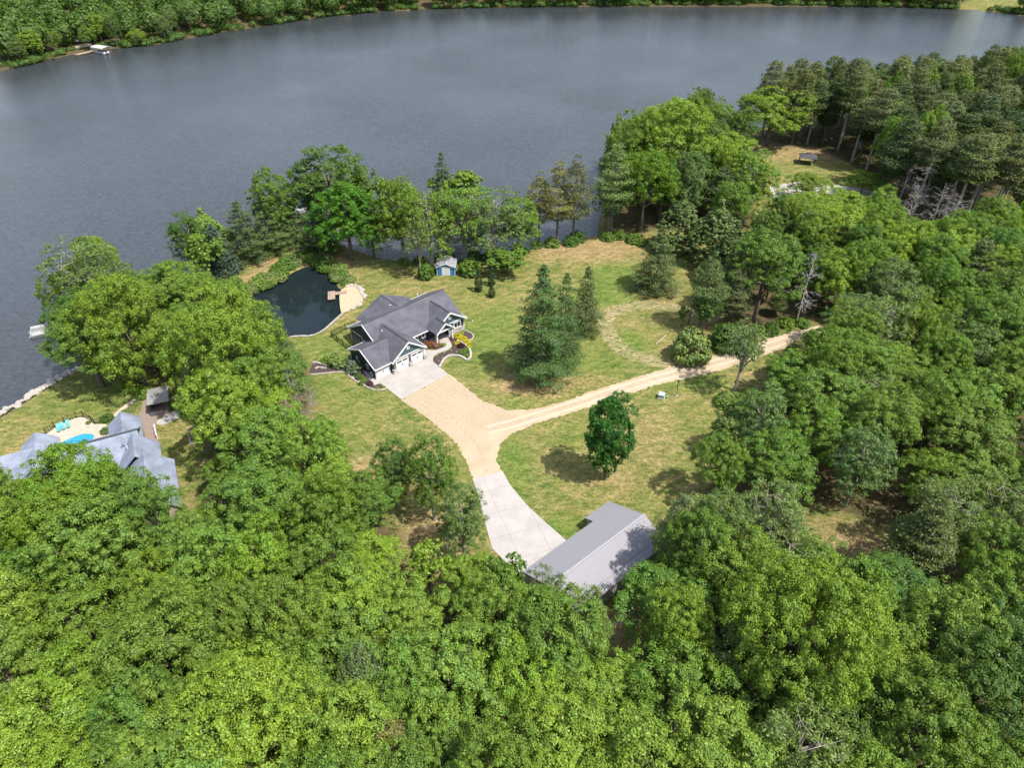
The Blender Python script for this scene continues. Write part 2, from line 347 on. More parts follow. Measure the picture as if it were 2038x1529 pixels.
# ---------------------------------------------------------------- mesh helpers
class Geo:
    def __init__(s, M=None): s.v = []; s.f = []; s.M = M or Matrix()
    def add(s, vs, fs):
        o = len(s.v); s.v += [tuple(s.M @ Vector(p)) for p in vs]; s.f += [tuple(i + o for i in f) for f in fs]
    def box(s, x0, x1, y0, y1, z0, z1):
        s.add([(x0,y0,z0),(x1,y0,z0),(x1,y1,z0),(x0,y1,z0),(x0,y0,z1),(x1,y0,z1),(x1,y1,z1),(x0,y1,z1)],
              [(0,3,2,1),(4,5,6,7),(0,1,5,4),(1,2,6,5),(2,3,7,6),(3,0,4,7)])
    def prism(s, poly, z0, z1):
        n = len(poly)
        s.add([(*p, z0) for p in poly] + [(*p, z1) for p in poly], [tuple(range(n))[::-1], tuple(range(n, 2 * n))] + [(i, (i + 1) % n, n + (i + 1) % n, n + i) for i in range(n)])
    def slab(s, quad, th):      # quad of 3d points, extruded downward
        n = len(quad)
        s.add(list(quad) + [(p[0], p[1], p[2] - th) for p in quad], [tuple(range(n)), tuple(range(n, 2 * n))[::-1]] + [(i, n + i, n + (i + 1) % n, (i + 1) % n) for i in range(n)])
    def tube(s, a, b, r0, r1, n=6):
        a = Vector(a); b = Vector(b); d = (b - a)
        if d.length < 1e-6: return
        d.normalize(); u = d.orthogonal().normalized(); w_ = d.cross(u)
        vs = []
        for p, r in ((a, r0), (b, r1)):
            for i in range(n):
                t = 2 * math.pi * i / n; vs.append(tuple(p + u * math.cos(t) * r + w_ * math.sin(t) * r))
        s.add(vs, [(i, (i + 1) % n, n + (i + 1) % n, n + i) for i in range(n)] + [tuple(range(n))[::-1], tuple(range(n, 2 * n))])
    def bar(s, a, b, wd, ht):   # a beam between 3d points, wd horizontal, ht vertical, hanging below the line
        a = Vector(a); b = Vector(b); d = (b - a); h = Vector((-d.y, d.x, 0))
        h = h.normalized() * wd / 2 if h.length > 1e-6 else Vector((wd / 2, 0, 0))
        z = Vector((0, 0, -ht)); q = [a - h, a + h, a + h + z, a - h + z, b - h, b + h, b + h + z, b - h + z]
        s.add([tuple(p) for p in q], [(0,1,2,3),(7,6,5,4),(0,4,5,1),(1,5,6,2),(2,6,7,3),(3,7,4,0)])
    def mesh(s, name):
        me = bpy.data.meshes.new(name); me.from_pydata(s.v, [], s.f); me.update()
        import bmesh
        bm = bmesh.new(); bm.from_mesh(me); bmesh.ops.recalc_face_normals(bm, faces=bm.faces); bm.to_mesh(me); bm.free()
        return me
def link(name, me, mat=None, parent=None):
    if mat and not me.materials: me.materials.append(mat)
    o = bpy.data.objects.new(name, me); COL.objects.link(o)
    if parent: o.parent = parent
    return o
def part(name, g, mat, parent=None): return link(name, g.mesh(name), mat, parent)
def tag(o, label=None, cat=None, group=None, kind=None):
    for k, v in (('label', label), ('category', cat), ('group', group), ('kind', kind)):
        if v: o[k] = v
    return o
def empty(name, loc=(0, 0, 0), rz=0, label=None, cat=None, group=None):
    o = bpy.data.objects.new(name, None); COL.objects.link(o); o.location = loc; o.rotation_euler = (0, 0, rz); o.empty_display_size = .5
    return tag(o, label, cat, group)
def npmesh(name, V, F, mat=None):
    me = bpy.data.meshes.new(name); V = np.asarray(V, np.float32); F = np.asarray(F, np.int32); k = F.shape[1]
    me.vertices.add(len(V)); me.vertices.foreach_set('co', V.ravel())
    me.loops.add(F.size); me.loops.foreach_set('vertex_index', F.ravel())
    me.polygons.add(len(F)); me.polygons.foreach_set('loop_start', np.arange(0, F.size, k, dtype=np.int32))
    me.update(calc_edges=True)
    if mat: me.materials.append(mat)
    return me
def sheet(name, poly, z, mat, th=.25, kind='structure', label=None, cat=None):
    g = Geo(); g.prism(poly, z - th, z); o = part(name, g, mat)
    return tag(o, label, cat, None, kind)
def ribbon(pts, wd, z0, z1, closed=False, seg=None):   # wall following a line, made of touching blocks
    g = Geo(); n = len(pts)
    for i in range(n if closed else n - 1):
        a = Vector(pts[i]); b = Vector(pts[(i + 1) % n]); d = (b - a)
        if d.length < .02: continue
        k = max(1, int(d.length / (seg or 1e9)))
        for j in range(k):
            p = a.lerp(b, j / k); q = a.lerp(b, (j + .95) / k if seg else 1); h = Vector((-d.y, d.x)).normalized() * wd / 2 * (random.uniform(.8, 1.2) if seg else 1)
            hh = z1 * (random.uniform(.8, 1.15) if seg else 1)
            g.prism([tuple(p - h), tuple(q - h), tuple(q + h), tuple(p + h)], z0, hh)
    return g

# ---------------------------------------------------------------- shorelines, pond
LAKE = GP([(-500, 1150), (-120, 900), (0, 824), (60, 787), (130, 744), (175, 722), (150, 690), (112, 655), (120, 600), (165, 562), (240, 548), (330, 548), (395, 560),
           (420, 530), (460, 498), (520, 478), (585, 462), (640, 468), (700, 492), (750, 508), (800, 517), (870, 514), (950, 512), (1020, 502), (1080, 487), (1140, 474), (1190, 466),
           (1196, 430), (1205, 380), (1225, 325), (1290, 292), (1375, 280), (1440, 286), (1480, 262), (1560, 236), (1650, 210), (1850, 200), (2040, 180), (2500, 165), (3400, 150),
           (3400, 60), (2500, 50), (2200, 38), (2038, 27), (1950, 17), (1800, 12), (1500, 8), (1200, 10), (1000, 12), (800, 17), (650, 30), (520, 50),
           (450, 60), (350, 78), (300, 88), (230, 93), (190, 97), (150, 103), (60, 126), (0, 137), (-300, 190), (-1200, 330), (-2600, 500), (-2600, 1100)])
SPIT = GP([(636, 448), (700, 462), (780, 468), (850, 462), (930, 446), (965, 430), (940, 412), (880, 404), (800, 415), (720, 425), (660, 430)])
Z4 = ((400, 280), .27478)
POND = smooth_poly(GP([(580, 1425), (700, 1408), (790, 1410), (870, 1380), (950, 1310), (1030, 1235), (1036, 1140), (1050, 1075), (985, 1050), (970, 980), (900, 930), (800, 893), (700, 918),
                       (620, 968), (500, 1040), (400, 1090), (290, 1140), (300, 1230), (420, 1330), (520, 1420)], 0, *Z4), 2)
BEACH = smooth_poly(GP([(1010, 1250), (1000, 1090), (1060, 1055), (1120, 1046), (1165, 1085), (1178, 1140), (1150, 1190), (1090, 1222), (1040, 1245)], 0, *Z4), 1)

# forest floor regions given by where trunks stand
F_LEFT = GP([(-420, 1080), (-60, 1060), (130, 1075), (345, 1085), (395, 1050), (400, 980), (420, 900), (470, 880), (610, 850), (665, 905), (700, 985), (790, 1060), (800, 1120),
             (850, 1190), (960, 1200), (1010, 1215), (1060, 1270), (1130, 1310), (1200, 1340), (1235, 1400), (1250, 1530), (1260, 1800), (-700, 1800)])
F_POINT = GP([(150, 700), (205, 735), (290, 735), (395, 775), (425, 900), (500, 890), (610, 845), (622, 780), (610, 730), (560, 700), (500, 655), (470, 620), (430, 592), (340, 575), (240, 575), (165, 600), (140, 650)])
F_RIGHT = GP([(1560, 745), (1490, 830), (1450, 880), (1430, 950), (1395, 1010), (1340, 1050), (1320, 1110), (1330, 1180), (1330, 1240), (1270, 1330), (1260, 1420), (1270, 1530), (1290, 1800),
              (2700, 1800), (2600, 600), (2150, 500), (1800, 490), (1640, 520), (1600, 560), (1610, 640), (1700, 625), (1820, 590), (1830, 615), (1700, 650), (1610, 695)])
F_NORTH = GP([(1440, 660), (1550, 650), (1640, 630), (1600, 520), (1540, 480), (1500, 520), (1440, 600)])
F_PEN = GP([(1205, 470), (1212, 390), (1232, 330), (1330, 300), (1410, 292), (1450, 320), (1500, 380), (1490, 450), (1440, 480), (1380, 460), (1300, 455), (1250, 470)])
F_MID = GP([(1560, 490), (1620, 450), (1720, 460), (1800, 500), (2300, 520), (2300, 660), (2000, 640), (1850, 590), (1640, 560), (1580, 540)])
F_PINE = GP([(1500, 268), (1560, 290), (1625, 292), (1680, 320), (1745, 352), (1765, 420), (1900, 450), (2100, 470), (2600, 560), (2800, 420), (2500, 195), (2040, 200), (1850, 222), (1650, 235), (1560, 255)])
FORESTS = [F_LEFT, F_POINT, F_RIGHT, F_NORTH, F_PEN, F_MID, F_PINE]
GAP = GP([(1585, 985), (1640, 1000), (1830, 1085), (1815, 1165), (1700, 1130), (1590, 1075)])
TRACK = smooth_poly(GP([(1345, 728), (1290, 716), (1250, 703), (1222, 682), (1206, 655), (1206, 632), (1226, 614), (1270, 607), (1330, 610), (1385, 622), (1430, 640)]), 2, False)

# ---------------------------------------------------------------- ground: one sheet with banks, lake bed and far bank
def axis(a, b, fine0, fine1, st, grow=1.12, mxs=14):
    v = list(np.arange(fine0, fine1, st)); s_ = st; x = v[-1]
    while x < b: s_ = min(s_ * grow, mxs); x += s_; v.append(x)
    s_ = st; x = v[0]; lo = []
    while x > a: s_ = min(s_ * grow, mxs); x -= s_; lo.append(x)
    return np.array(lo[::-1] + v)
xs = axis(-1300, 1500, -85, 85, .6); ys = axis(-120, 2600, 35, 205, .6)
GX, GY = np.meshgrid(xs, ys); gx, gy = GX.ravel(), GY.ravel()
lake_in = inpoly(gx, gy, LAKE) & ~inpoly(gx, gy, SPIT)
dl = np.minimum(dseg(gx, gy, LAKE, True), dseg(gx, gy, SPIT, True)); sdl = np.where(lake_in, -dl, dl)
dp = dseg(gx, gy, POND, True); sdp = np.where(inpoly(gx, gy, POND), -dp, dp)
def prof(d, wd, depth): return np.where(d > 0, 0, 0) - depth * np.clip((1.0 - d) / wd, 0, 1)
zz = np.minimum(prof(sdl, 3.0, 2.2), prof(sdp + .55, 2.0, 1.6))
far = (gy > 380) | ((gx < -150) & (gy > 250))
zz = np.where(far & (sdl > 0), np.clip(sdl - 4, 0, 400) * .07, zz)
hum = .0
faces = []
nx, ny = len(xs), len(ys)
ii, jj = np.meshgrid(np.arange(nx - 1), np.arange(ny - 1)); k0 = (jj * nx + ii).ravel()
me = npmesh('ground', np.stack([gx, gy, zz], 1), np.stack([k0, k0 + 1, k0 + 1 + nx, k0 + nx], 1), GROUND)
def soft(d, wd): return np.clip(.5 - d / wd, 0, 1)
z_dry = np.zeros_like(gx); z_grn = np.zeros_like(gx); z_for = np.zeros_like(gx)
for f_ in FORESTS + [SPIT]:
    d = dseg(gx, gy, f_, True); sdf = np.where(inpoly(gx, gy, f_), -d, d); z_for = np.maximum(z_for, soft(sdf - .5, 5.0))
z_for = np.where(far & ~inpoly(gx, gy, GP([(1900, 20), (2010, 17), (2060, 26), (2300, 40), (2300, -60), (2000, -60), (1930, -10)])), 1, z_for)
def blob(px, py, rx, ry, amt=1.0):
    c = G(px, py); ex = G(px + rx, py); ey = G(px, py - ry)
    a_, b_ = abs(ex[0] - c[0]), abs(ey[1] - c[1])
    return amt * np.clip(1.25 - np.sqrt(((gx - c[0]) / a_) ** 2 + ((gy - c[1]) / b_) ** 2) * .75, 0, 1)
for q in [(1180, 497, 110, 26, 1), (1110, 500, 60, 22, .9), (1260, 490, 60, 18, .8), (1050, 770, 85, 22, .95), (960, 800, 60, 20, .6), (735, 945, 45, 35, 1), (845, 1060, 70, 55, .85), (880, 1100, 60, 50, .8),
          (1270, 870, 90, 80, .55), (560, 520, 90, 14, .85), (500, 555, 50, 12, .8), (700, 560, 45, 60, .35), (1560, 300, 90, 22, .8), (1640, 300, 60, 22, 1), (1690, 1080, 80, 40, .9), (1230, 1250, 50, 40, .9),
          (1400, 640, 60, 60, .5), (1320, 590, 80, 30, .45), (1490, 745, 60, 20, .5), (1160, 760, 80, 20, .5), (860, 900, 45, 60, .5), (930, 840, 50, 20, .4), (1240, 950, 80, 40, .5), (1000, 1110, 30, 50, .6), (1380, 690, 60, 20, .7), (1760, 640, 40, 10, .9)]:
    z_dry = np.maximum(z_dry, blob(*q))
for q in [(1220, 545, 60, 45, .75), (1200, 585, 60, 22, .95), (1255, 680, 30, 22, .9), (960, 680, 70, 60, .6), (1000, 790, 60, 25, .8), (700, 830, 60, 80, .45), (820, 790, 30, 20, .6), (1020, 930, 35, 80, .7),
          (1110, 1060, 60, 40, .7), (1400, 760, 60, 22, .7), (640, 770, 50, 40, .5), (700, 690, 60, 40, .4), (1150, 680, 60, 40, .5), (200, 800, 120, 50, .5), (1150, 870, 60, 30, .4), (1000, 640, 50, 50, .5), (1180, 720, 80, 30, .55), (660, 690, 80, 30, .5), (930, 640, 40, 60, .5)]:
    z_grn = np.maximum(z_grn, blob(*q))
z_trk = np.clip(1.15 - dseg(gx, gy, TRACK) / 2.5, 0, .58)
# sandy worn footpath on the strip between lake and pond
PATHL = GP([(448, 588), (505, 548), (560, 515), (600, 494), (640, 500), (700, 530)])
z_grn = np.clip(z_grn * 1.25, 0, 1)
z_dry = np.maximum(z_dry, np.clip(1.2 - dseg(gx, gy, PATHL) / 2.2, 0, .95))
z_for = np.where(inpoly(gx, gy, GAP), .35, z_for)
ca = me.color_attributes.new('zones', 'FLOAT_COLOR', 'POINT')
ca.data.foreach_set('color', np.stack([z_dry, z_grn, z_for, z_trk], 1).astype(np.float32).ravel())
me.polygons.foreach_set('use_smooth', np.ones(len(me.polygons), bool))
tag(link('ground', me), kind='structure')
# lake water stays inside the lake outline, pond water inside the pond basin
lg = Geo(); outer = [(x_, y_) for x_, y_ in LAKE]
lg.add([(*p, -.62) for p in outer], [tuple(range(len(outer)))]); tag(part('lake', lg, LAKEM), kind='structure')
pg = Geo(); pc = Vector((sum(p[0] for p in POND) / len(POND), sum(p[1] for p in POND) / len(POND)))
pg.add([(*(pc + (Vector(p) - pc) * 1.02), -.45) for p in POND], [tuple(range(len(POND)))]); tag(part('pond', pg, PONDM), kind='structure')

# ---------------------------------------------------------------- drives, slabs, paths
DRIVE = GP([(799, 796), (891, 744), (905, 752), (930, 775), (965, 800), (1010, 817), (1060, 815), (1120, 800), (1200, 772), (1300, 741), (1400, 712), (1450, 700), (1520, 678), (1600, 655), (1700, 628), (1800, 600),
            (1805, 618), (1700, 645), (1610, 672), (1540, 700), (1440, 735), (1350, 757), (1300, 768), (1200, 800), (1120, 827), (1060, 845), (1010, 868), (992, 890), (988, 915), (1001, 941), (941, 955),
            (930, 920), (912, 888), (885, 860), (850, 832), (820, 810)])
g = Geo(); g.prism(jag(DRIVE, .22, .5), -.2, .012)
dr = part('driveway', g, DIRT); tag(dr, kind='structure')
a_ = dr.data.attributes.new('rough_gravel', 'FLOAT', 'POINT')
c0 = Vector(G(870, 800)[:2]); vals = [max(0, min(1, 1.3 - (Vector(v.co[:2]) - c0).length / 14)) for v in dr.data.vertices]
a_.data.foreach_set('value', vals)
Z7 = ((900, 760), .31397)
RUT = plain('rut_gravel', (.30, .23, .155), .95, .14, 1.5, c2=(.37, .29, .205)); RUT2 = plain('packed_gravel', (.405, .318, .235), .95, .06, 1.2)
def strip(line, wd, z, mat, off=0, am=.1):
    pts = smooth_poly(GP(line), 2, False); L, Rr_ = [], []
    for i in range(len(pts)):
        a = Vector(pts[max(0, i - 1)]); b = Vector(pts[min(len(pts) - 1, i + 1)]); d = (b - a).normalized(); n_ = Vector((-d.y, d.x)); p = Vector(pts[i]) + n_ * off
        L.append(tuple(p + n_ * (wd / 2 + random.uniform(-am, am)))); Rr_.append(tuple(p - n_ * (wd / 2 + random.uniform(-am, am))))
    return sheet('wheel_rut', L + Rr_[::-1], z, mat, .01)
MIDL = [(1790, 609), (1700, 636), (1605, 663), (1530, 689), (1445, 717), (1375, 736), (1300, 755), (1200, 786), (1120, 813), (1060, 831), (1010, 846), (970, 856)]
strip(MIDL, .42, .017, RUT, 0, .12); strip([(860, 790), (905, 835), (945, 880), (963, 915), (968, 940)], .35, .021, RUT, .1, .12)
strip(MIDL, .5, .0172, RUT2, .85, .08); strip(MIDL, .5, .0174, RUT2, -.85, .08)
sheet('concrete_slab', GP([(130, 615), (320, 570), (370, 660), (480, 790), (600, 900), (760, 1040), (620, 1180), (440, 1250), (255, 1060), (220, 940), (170, 740)], 0, *Z7), .05, CONC2)
ZW = ((820, 640), .0785)
HA = Vector((*G(749.5, 755.9)[:2], 0)); HANG = R(42.8); HM = Matrix.Translation(HA) @ Matrix.Rotation(HANG, 4, 'Z')
sheet('parking_pad', [tuple((HM @ Vector(p))[:2]) for p in [(-.1, -8.1, 0), (10.9, -7.7, 0), (11.3, -2.2, 0), (11.3, .1, 0), (-.1, .1, 0)]], .055, CONC)
walk = smooth_poly(GP([(300, 860), (310, 735), (400, 722), (560, 745), (700, 700), (820, 655), (875, 605), (855, 550), (800, 520), (690, 535), (625, 500), (960, 395), (970, 440), (940, 490),
                       (1000, 560), (1012, 640), (950, 700), (850, 752), (700, 790), (600, 840), (545, 900), (530, 960), (545, 1050), (420, 1000)], 0, *ZW), 1)
sheet('front_walk', walk, .064, WALKC)
bed = smooth_poly(GP([(560, 1065), (535, 960), (560, 885), (650, 838), (850, 765), (960, 715), (1022, 640), (1010, 560), (950, 490), (1060, 440), (1150, 480), (1300, 570), (1400, 660), (1465, 760), (1478, 850), (1450, 930), (1380, 975),
                      (1300, 930), (1200, 890), (1050, 880), (930, 890), (850, 940), (790, 1010), (740, 1090), (690, 1140)], 0, *ZW), 1)
sheet('mulch_bed', bed, .04, MULCH)
sheet('mulch_bed', smooth_poly(GP([(1330, 230), (1450, 280), (1530, 320), (1560, 390), (1520, 450), (1400, 480), (1300, 420)], 0, *ZW), 1), .04, MULCH)
sheet('mulch_bed', smooth_poly(GP([(690, 560), (780, 530), (845, 560), (855, 605), (800, 650), (700, 680), (600, 690), (420, 700), (330, 725), (320, 640), (500, 560)], 0, *ZW), 1), .044, MULCH)
ZL = ((560, 640), .11286)
bedL = GP([(1740, 1095), (1850, 1190), (1700, 1212), (1560, 1178), (1450, 1110), (1330, 1060), (1200, 960), (1130, 885), (960, 890), (700, 918), (520, 928), (490, 860), (560, 742), (640, 748), (740, 792), (850, 805), (1080, 795), (1130, 750),
           (1250, 690), (1420, 880), (1600, 1060), (1640, 1130)], 0, *ZL)
sheet('mulch_bed', smooth_poly(bedL, 1), .04, MULCH)
sheet('side_walk', GP([(1430, 880), (1500, 870), (1720, 1060), (1740, 1090), (1640, 1130), (1600, 1070)], 0, *ZL), .06, WALKC)
tag(part('stone_edging', ribbon(smooth_poly(GP([(690, 1160), (760, 1060), (820, 960), (920, 888), (1050, 868), (1200, 885), (1300, 930), (1400, 1000), (1470, 960), (1500, 860), (1480, 750), (1400, 640), (1300, 560), (1150, 485)], 0, *ZW), 1, False), .38, -.1, .3, False, .55), plain('edging_stone', (.34, .30, .28), .9, .15, 2)),
    'pale stone block edging curving round the mulch bed by the front walk', 'stone edging')
tag(part('stone_edging', ribbon(smooth_poly(GP([(1860, 1192), (1700, 1220), (1550, 1185), (1450, 1120), (1330, 1068), (1200, 968), (1130, 893), (960, 895), (700, 926), (520, 936)], 0, *ZL), 1, False), .22, -.1, .16, False, .5), MATS['edging_stone']),
    'thin pale stone edging of the long bed left of the garage', 'stone edging')
tag(part('retaining_wall', ribbon(smooth_poly(GP([(560, 742), (640, 742), (740, 785), (850, 800)], 0, *ZL), 1, False), .3, -.1, .45, False, .6), MATS['edging_stone']),
    'low pale stone retaining wall in the mulch bed below the garage', 'retaining wall')
tag(part('retaining_wall', ribbon(smooth_poly(GP([(600, 850), (640, 820), (720, 838), (800, 835)], 0, *ZL), 1, False), .25, -.1, .35, False, .6), MATS['edging_stone']),
    'shorter stone step wall inside the mulch bed below the garage', 'retaining wall')
tag(part('stone_edging', ribbon(smooth_poly(GP([(1345, 235), (1450, 275), (1535, 318), (1568, 390), (1522, 458), (1400, 488)], 0, *ZW), 1, False), .2, -.1, .15, False, .5), MATS['edging_stone']),
    'thin stone edging round the small bed at the right corner of the dark house', 'stone edging')
sheet('sand_beach', BEACH, .02, SAND, .3)

# ================================================================ trees
def unit(a): return a / np.maximum(np.linalg.norm(a, axis=1, keepdims=True), 1e-9)
def rdir(n, rng): return unit(rng.normal(size=(n, 3)))
def leaves(c, nrm, size, rng, asp=.55):
    n = len(c); nrm = unit(nrm); t = unit(np.cross(nrm, rdir(n, rng))); b = np.cross(nrm, t); s = np.asarray(size).reshape(-1, 1)
    V = np.stack([c - t * s, c - b * s * asp, c + t * s, c + b * s * asp], 1).reshape(-1, 3)
    return V
def quadmesh(name, V, mat):
    n = len(V) // 4; return npmesh(name, V, np.arange(n * 4).reshape(-1, 4), mat)
def clumps(cc, cn, cr, per, rng, size, spread=.55, up=.25):
    k = len(cc); idx = np.repeat(np.arange(k), per); d = unit(cn[idx] * .75 + rdir(len(idx), rng))
    r = cr[idx][:, None] * rng.uniform(.35, 1.0, (len(idx), 1))
    p = cc[idx] + d * r * np.array([1, 1, .8])
    nr = d + rdir(len(idx), rng) * spread + np.array([0, 0, up])
    return leaves(p, nr, size * rng.uniform(.7, 1.3, len(idx)), rng)
def trunkmesh(name, segs, mat):
    g = Geo()
    for a, b, r0, r1 in segs: g.tube(a, b, r0, r1, 6)
    me = g.mesh(name); me.materials.append(mat); return me
PROTO = {}
def broad(key, seed, Rn=5.0, Hn=15.0, lobes=15, cpl=46, per=26, size=.26, base=.28, lobef=.42, open_=0.0, shape='dome', mat=LEAF, bark=BARK, upf=.25):
    rng = np.random.default_rng(seed); zc = Hn * (base + 1) / 2; rz = Hn * (1 - base) / 2
    cs, rs = [], []
    for i in range(lobes):
        t = (i + .5) / lobes; el = 1 - (1.9 if base < .2 else 1.6) * t; ph = i * 2.399 + rng.uniform(-.4, .4); h = math.sqrt(max(0, 1 - el * el))
        lr = Rn * lobef * rng.uniform(.62, 1.25)
        k = rng.uniform(.5, .86)
        fr = 1.0
        if shape == 'oval': fr = .95 - .25 * abs(el)
        if shape == 'cone': fr = 1.15 - .75 * (el + 1) / 2
        cs.append((h * math.cos(ph) * Rn * k * fr, h * math.sin(ph) * Rn * k * fr, zc + el * rz * k * 1.08)); rs.append(lr)
    cs = np.array(cs); rs = np.array(rs)
    li = np.repeat(np.arange(lobes), cpl); d = rdir(len(li), rng); d[:, 2] = np.abs(d[:, 2]) * np.where(rng.random(len(li)) < .78, 1, -1)
    d = unit(d); cc = cs[li] + d * (rs[li] * rng.uniform(.75, 1.12, len(li)))[:, None]
    keep = np.ones(len(cc), bool)
    for j in range(lobes):
        keep &= ~((np.linalg.norm(cc - cs[j], axis=1) < rs[j] * .72) & (li != j))
    keep &= rng.random(len(cc)) > open_
    fq = rng.normal(size=(3, 3)) * 1.15 * 5 / Rn * max(1, Rn / 6); nzv = np.sin(cc @ fq[0]) + np.sin(cc @ fq[1] + 1) + np.sin(cc @ fq[2] + 2)
    keep &= (nzv > -.6) | (rng.random(len(cc)) < .15)
    cc = cc[keep]; cn = unit(d[keep] + .5 * unit(cc - np.array([0, 0, zc - rz * .5]))); cr = rng.uniform(.40, .95, len(cc)) * min(Rn, 6) / 5
    V = clumps(cc, cn, cr, per, rng, size, up=upf)
    inner = cs[rng.integers(0, lobes, 500)] + rdir(500, rng) * rng.uniform(.2, .8, (500, 1)) * rs.mean()
    V = np.concatenate([V, leaves(inner, rdir(500, rng), np.full(500, size * 1.5), rng)])
    segs = []; top = (rng.uniform(-.3, .3), rng.uniform(-.3, .3), Hn * .6); r0 = .030 * Hn * .7
    segs.append(((0, 0, -.4), (top[0] * .5, top[1] * .5, Hn * .3), r0, r0 * .75)); segs.append(((top[0] * .5, top[1] * .5, Hn * .3), top, r0 * .75, r0 * .4)); segs.append((top, (0, 0, Hn * .85), r0 * .4, r0 * .12))
    for j in range(lobes):
        z0 = rng.uniform(.26, .6) * Hn; a = (0, 0, min(z0, cs[j][2] - .3)); mid = (cs[j][0] * .55, cs[j][1] * .55, (a[2] * .45 + cs[j][2] * .55))
        segs.append((a, mid, r0 * .42, r0 * .28)); segs.append((mid, tuple(cs[j]), r0 * .28, r0 * .1))
        if open_ > .2:
            for q in range(5):
                e = cs[j] + rdir(1, rng)[0] * rs[j] * .95; segs.append((tuple(cs[j]), tuple(e), r0 * .12, r0 * .04))
    PROTO[key] = dict(crown=quadmesh('crown', V, mat), trunk=trunkmesh('trunk', segs, bark), R=Rn, H=Hn, kind='broadleaf_tree')
def conifer(key, seed, Rn, Hn, levels, arms, per, size, base=.06, power=.85, droop=.25, mat=NEEDLE, bark=BARK, kind='spruce_tree', gap=0.0, puff=0.0, tip=.02, jitter=.15, upn=.5, nar=1.0):
    rng = np.random.default_rng(seed); P_, Nn = [], []; segs = [((0, 0, -.4), (0, 0, Hn * .5),   .012 * Hn, .009 * Hn), ((0, 0, Hn * .5), (0, 0, Hn * .985), .009 * Hn, .03)]
    for L in range(levels):
        t = (L + rng.uniform(0, .6)) / levels; z = Hn * (base + (1 - base) * t); rr = Rn * max(tip, (1 - t)) ** power * rng.uniform(1 - jitter, 1 + jitter)
        if puff and t < .25: rr *= .55 + 1.8 * t
        na = max(4, int(arms * (.55 + .45 * (1 - t))))
        for a in range(na):
            if rng.random() < gap: continue
            ph = 2 * math.pi * a / na + L * 1.3 + rng.uniform(-.25, .25); ra = rr * rng.uniform(.7, 1.15); dx, dy = math.cos(ph), math.sin(ph)
            k = max(8, int(per * (ra / Rn + .15))); u = rng.uniform(.12 if not puff else .35, 1, k) ** .65
            wd = ((.12 + .16 * (1 - u)) * ra + .12) * nar if not puff else np.full(k, .20 * ra + .25)
            lat = rng.normal(size=k) * wd; zz_ = z - droop * ra * u ** 1.3 + rng.normal(size=k) * (.10 if not puff else .22)
            P_.append(np.stack([dx * ra * u - dy * lat, dy * ra * u + dx * lat, zz_], 1)); Nn.append(np.stack([np.full(k, dx * .4), np.full(k, dy * .4), np.full(k, upn)], 1) + rng.normal(size=(k, 3)) * .45)
            if L % 2 == 0 or puff: segs.append(((0, 0, z), (dx * ra * .85, dy * ra * .85, z - droop * ra * .8), .035 + .004 * Hn * (1 - t) * .4, .015))
    P_ = np.concatenate(P_); Nn = np.concatenate(Nn)
    V = leaves(P_, Nn, size * rng.uniform(.7, 1.3, len(P_)), rng, .38)
    PROTO[key] = dict(crown=quadmesh('crown', V, mat), trunk=trunkmesh('trunk', segs, bark), R=Rn, H=Hn, kind=kind)
def column(key, seed, Rn, Hn, n, size, power=.5, kind='cedar_tree', base=.03, mat=NEEDLE):
    rng = np.random.default_rng(seed); t = rng.random(n) ** 1.15; ph = rng.uniform(0, 2 * math.pi, n); z = Hn * (base + (1 - base) * t)
    lump = 1 + .13 * np.sin(ph * 3 + t * 9 + seed) + .10 * np.sin(ph * 7 - t * 21) ; prof_ = np.sin(np.clip(t * 1.0 + .12, 0, 1) * math.pi) ** power * (1 - t) ** .35
    r = Rn * prof_ / .95 * lump; cc = np.stack([r * np.cos(ph), r * np.sin(ph), z], 1) * rng.uniform(.86, 1.04, (n, 1)) * np.array([1, 1, 1]); cc[:, 2] = z
    cn = unit(np.stack([np.cos(ph), np.sin(ph), np.full(n, .9)], 1)); V = clumps(cc, cn, rng.uniform(.16, .36, n), 14, rng, size)
    PROTO[key] = dict(crown=quadmesh('crown', V, mat), trunk=trunkmesh('trunk', [((0, 0, -.3), (0, 0, Hn * .9), .02 * Hn, .03)], BARK), R=Rn, H=Hn, kind=kind)
def bare(key, seed, Rn, Hn, style='dead', mat=DEAD):
    rng = np.random.default_rng(seed); segs = [((0, 0, -.4), (.1, .1, Hn * .5), .009 * Hn, .006 * Hn), ((.1, .1, Hn * .5), (0, .2, Hn), .006 * Hn, .02)]
    def br(p, d, L, r, dep):
        p = np.array(p); q = p + d * L; segs.append((tuple(p), tuple(q), r, r * .6))
        if dep: 
            for _ in range(4 if dep > 1 else 3):
                f = rng.uniform(.35, 1); nd = d + rng.normal(size=3) * .6 + np.array([0, 0, .1 if style == 'dead' else -.12]); nd /= np.linalg.norm(nd); br(p + d * L * f, nd, L * rng.uniform(.4, .62), r * .55, dep - 1)
    for i in range(34):
        t = rng.uniform(.22, .97); ph = rng.uniform(0, 6.28); d = np.array([math.cos(ph), math.sin(ph), .55 if style == 'dead' else .05]); d /= np.linalg.norm(d)
        br((.1 * t, .15 * t, Hn * t), d, Rn * (1.1 - .75 * t) * rng.uniform(.6, .9), .05 * (1.3 - t), 2)
    g = Geo()
    for a, b, r0, r1 in segs: g.tube(a, b, r0, r1, 4)
    me = g.mesh('branches'); me.materials.append(mat)
    PROTO[key] = dict(crown=None, trunk=me, R=Rn, H=Hn, kind='dead_tree')
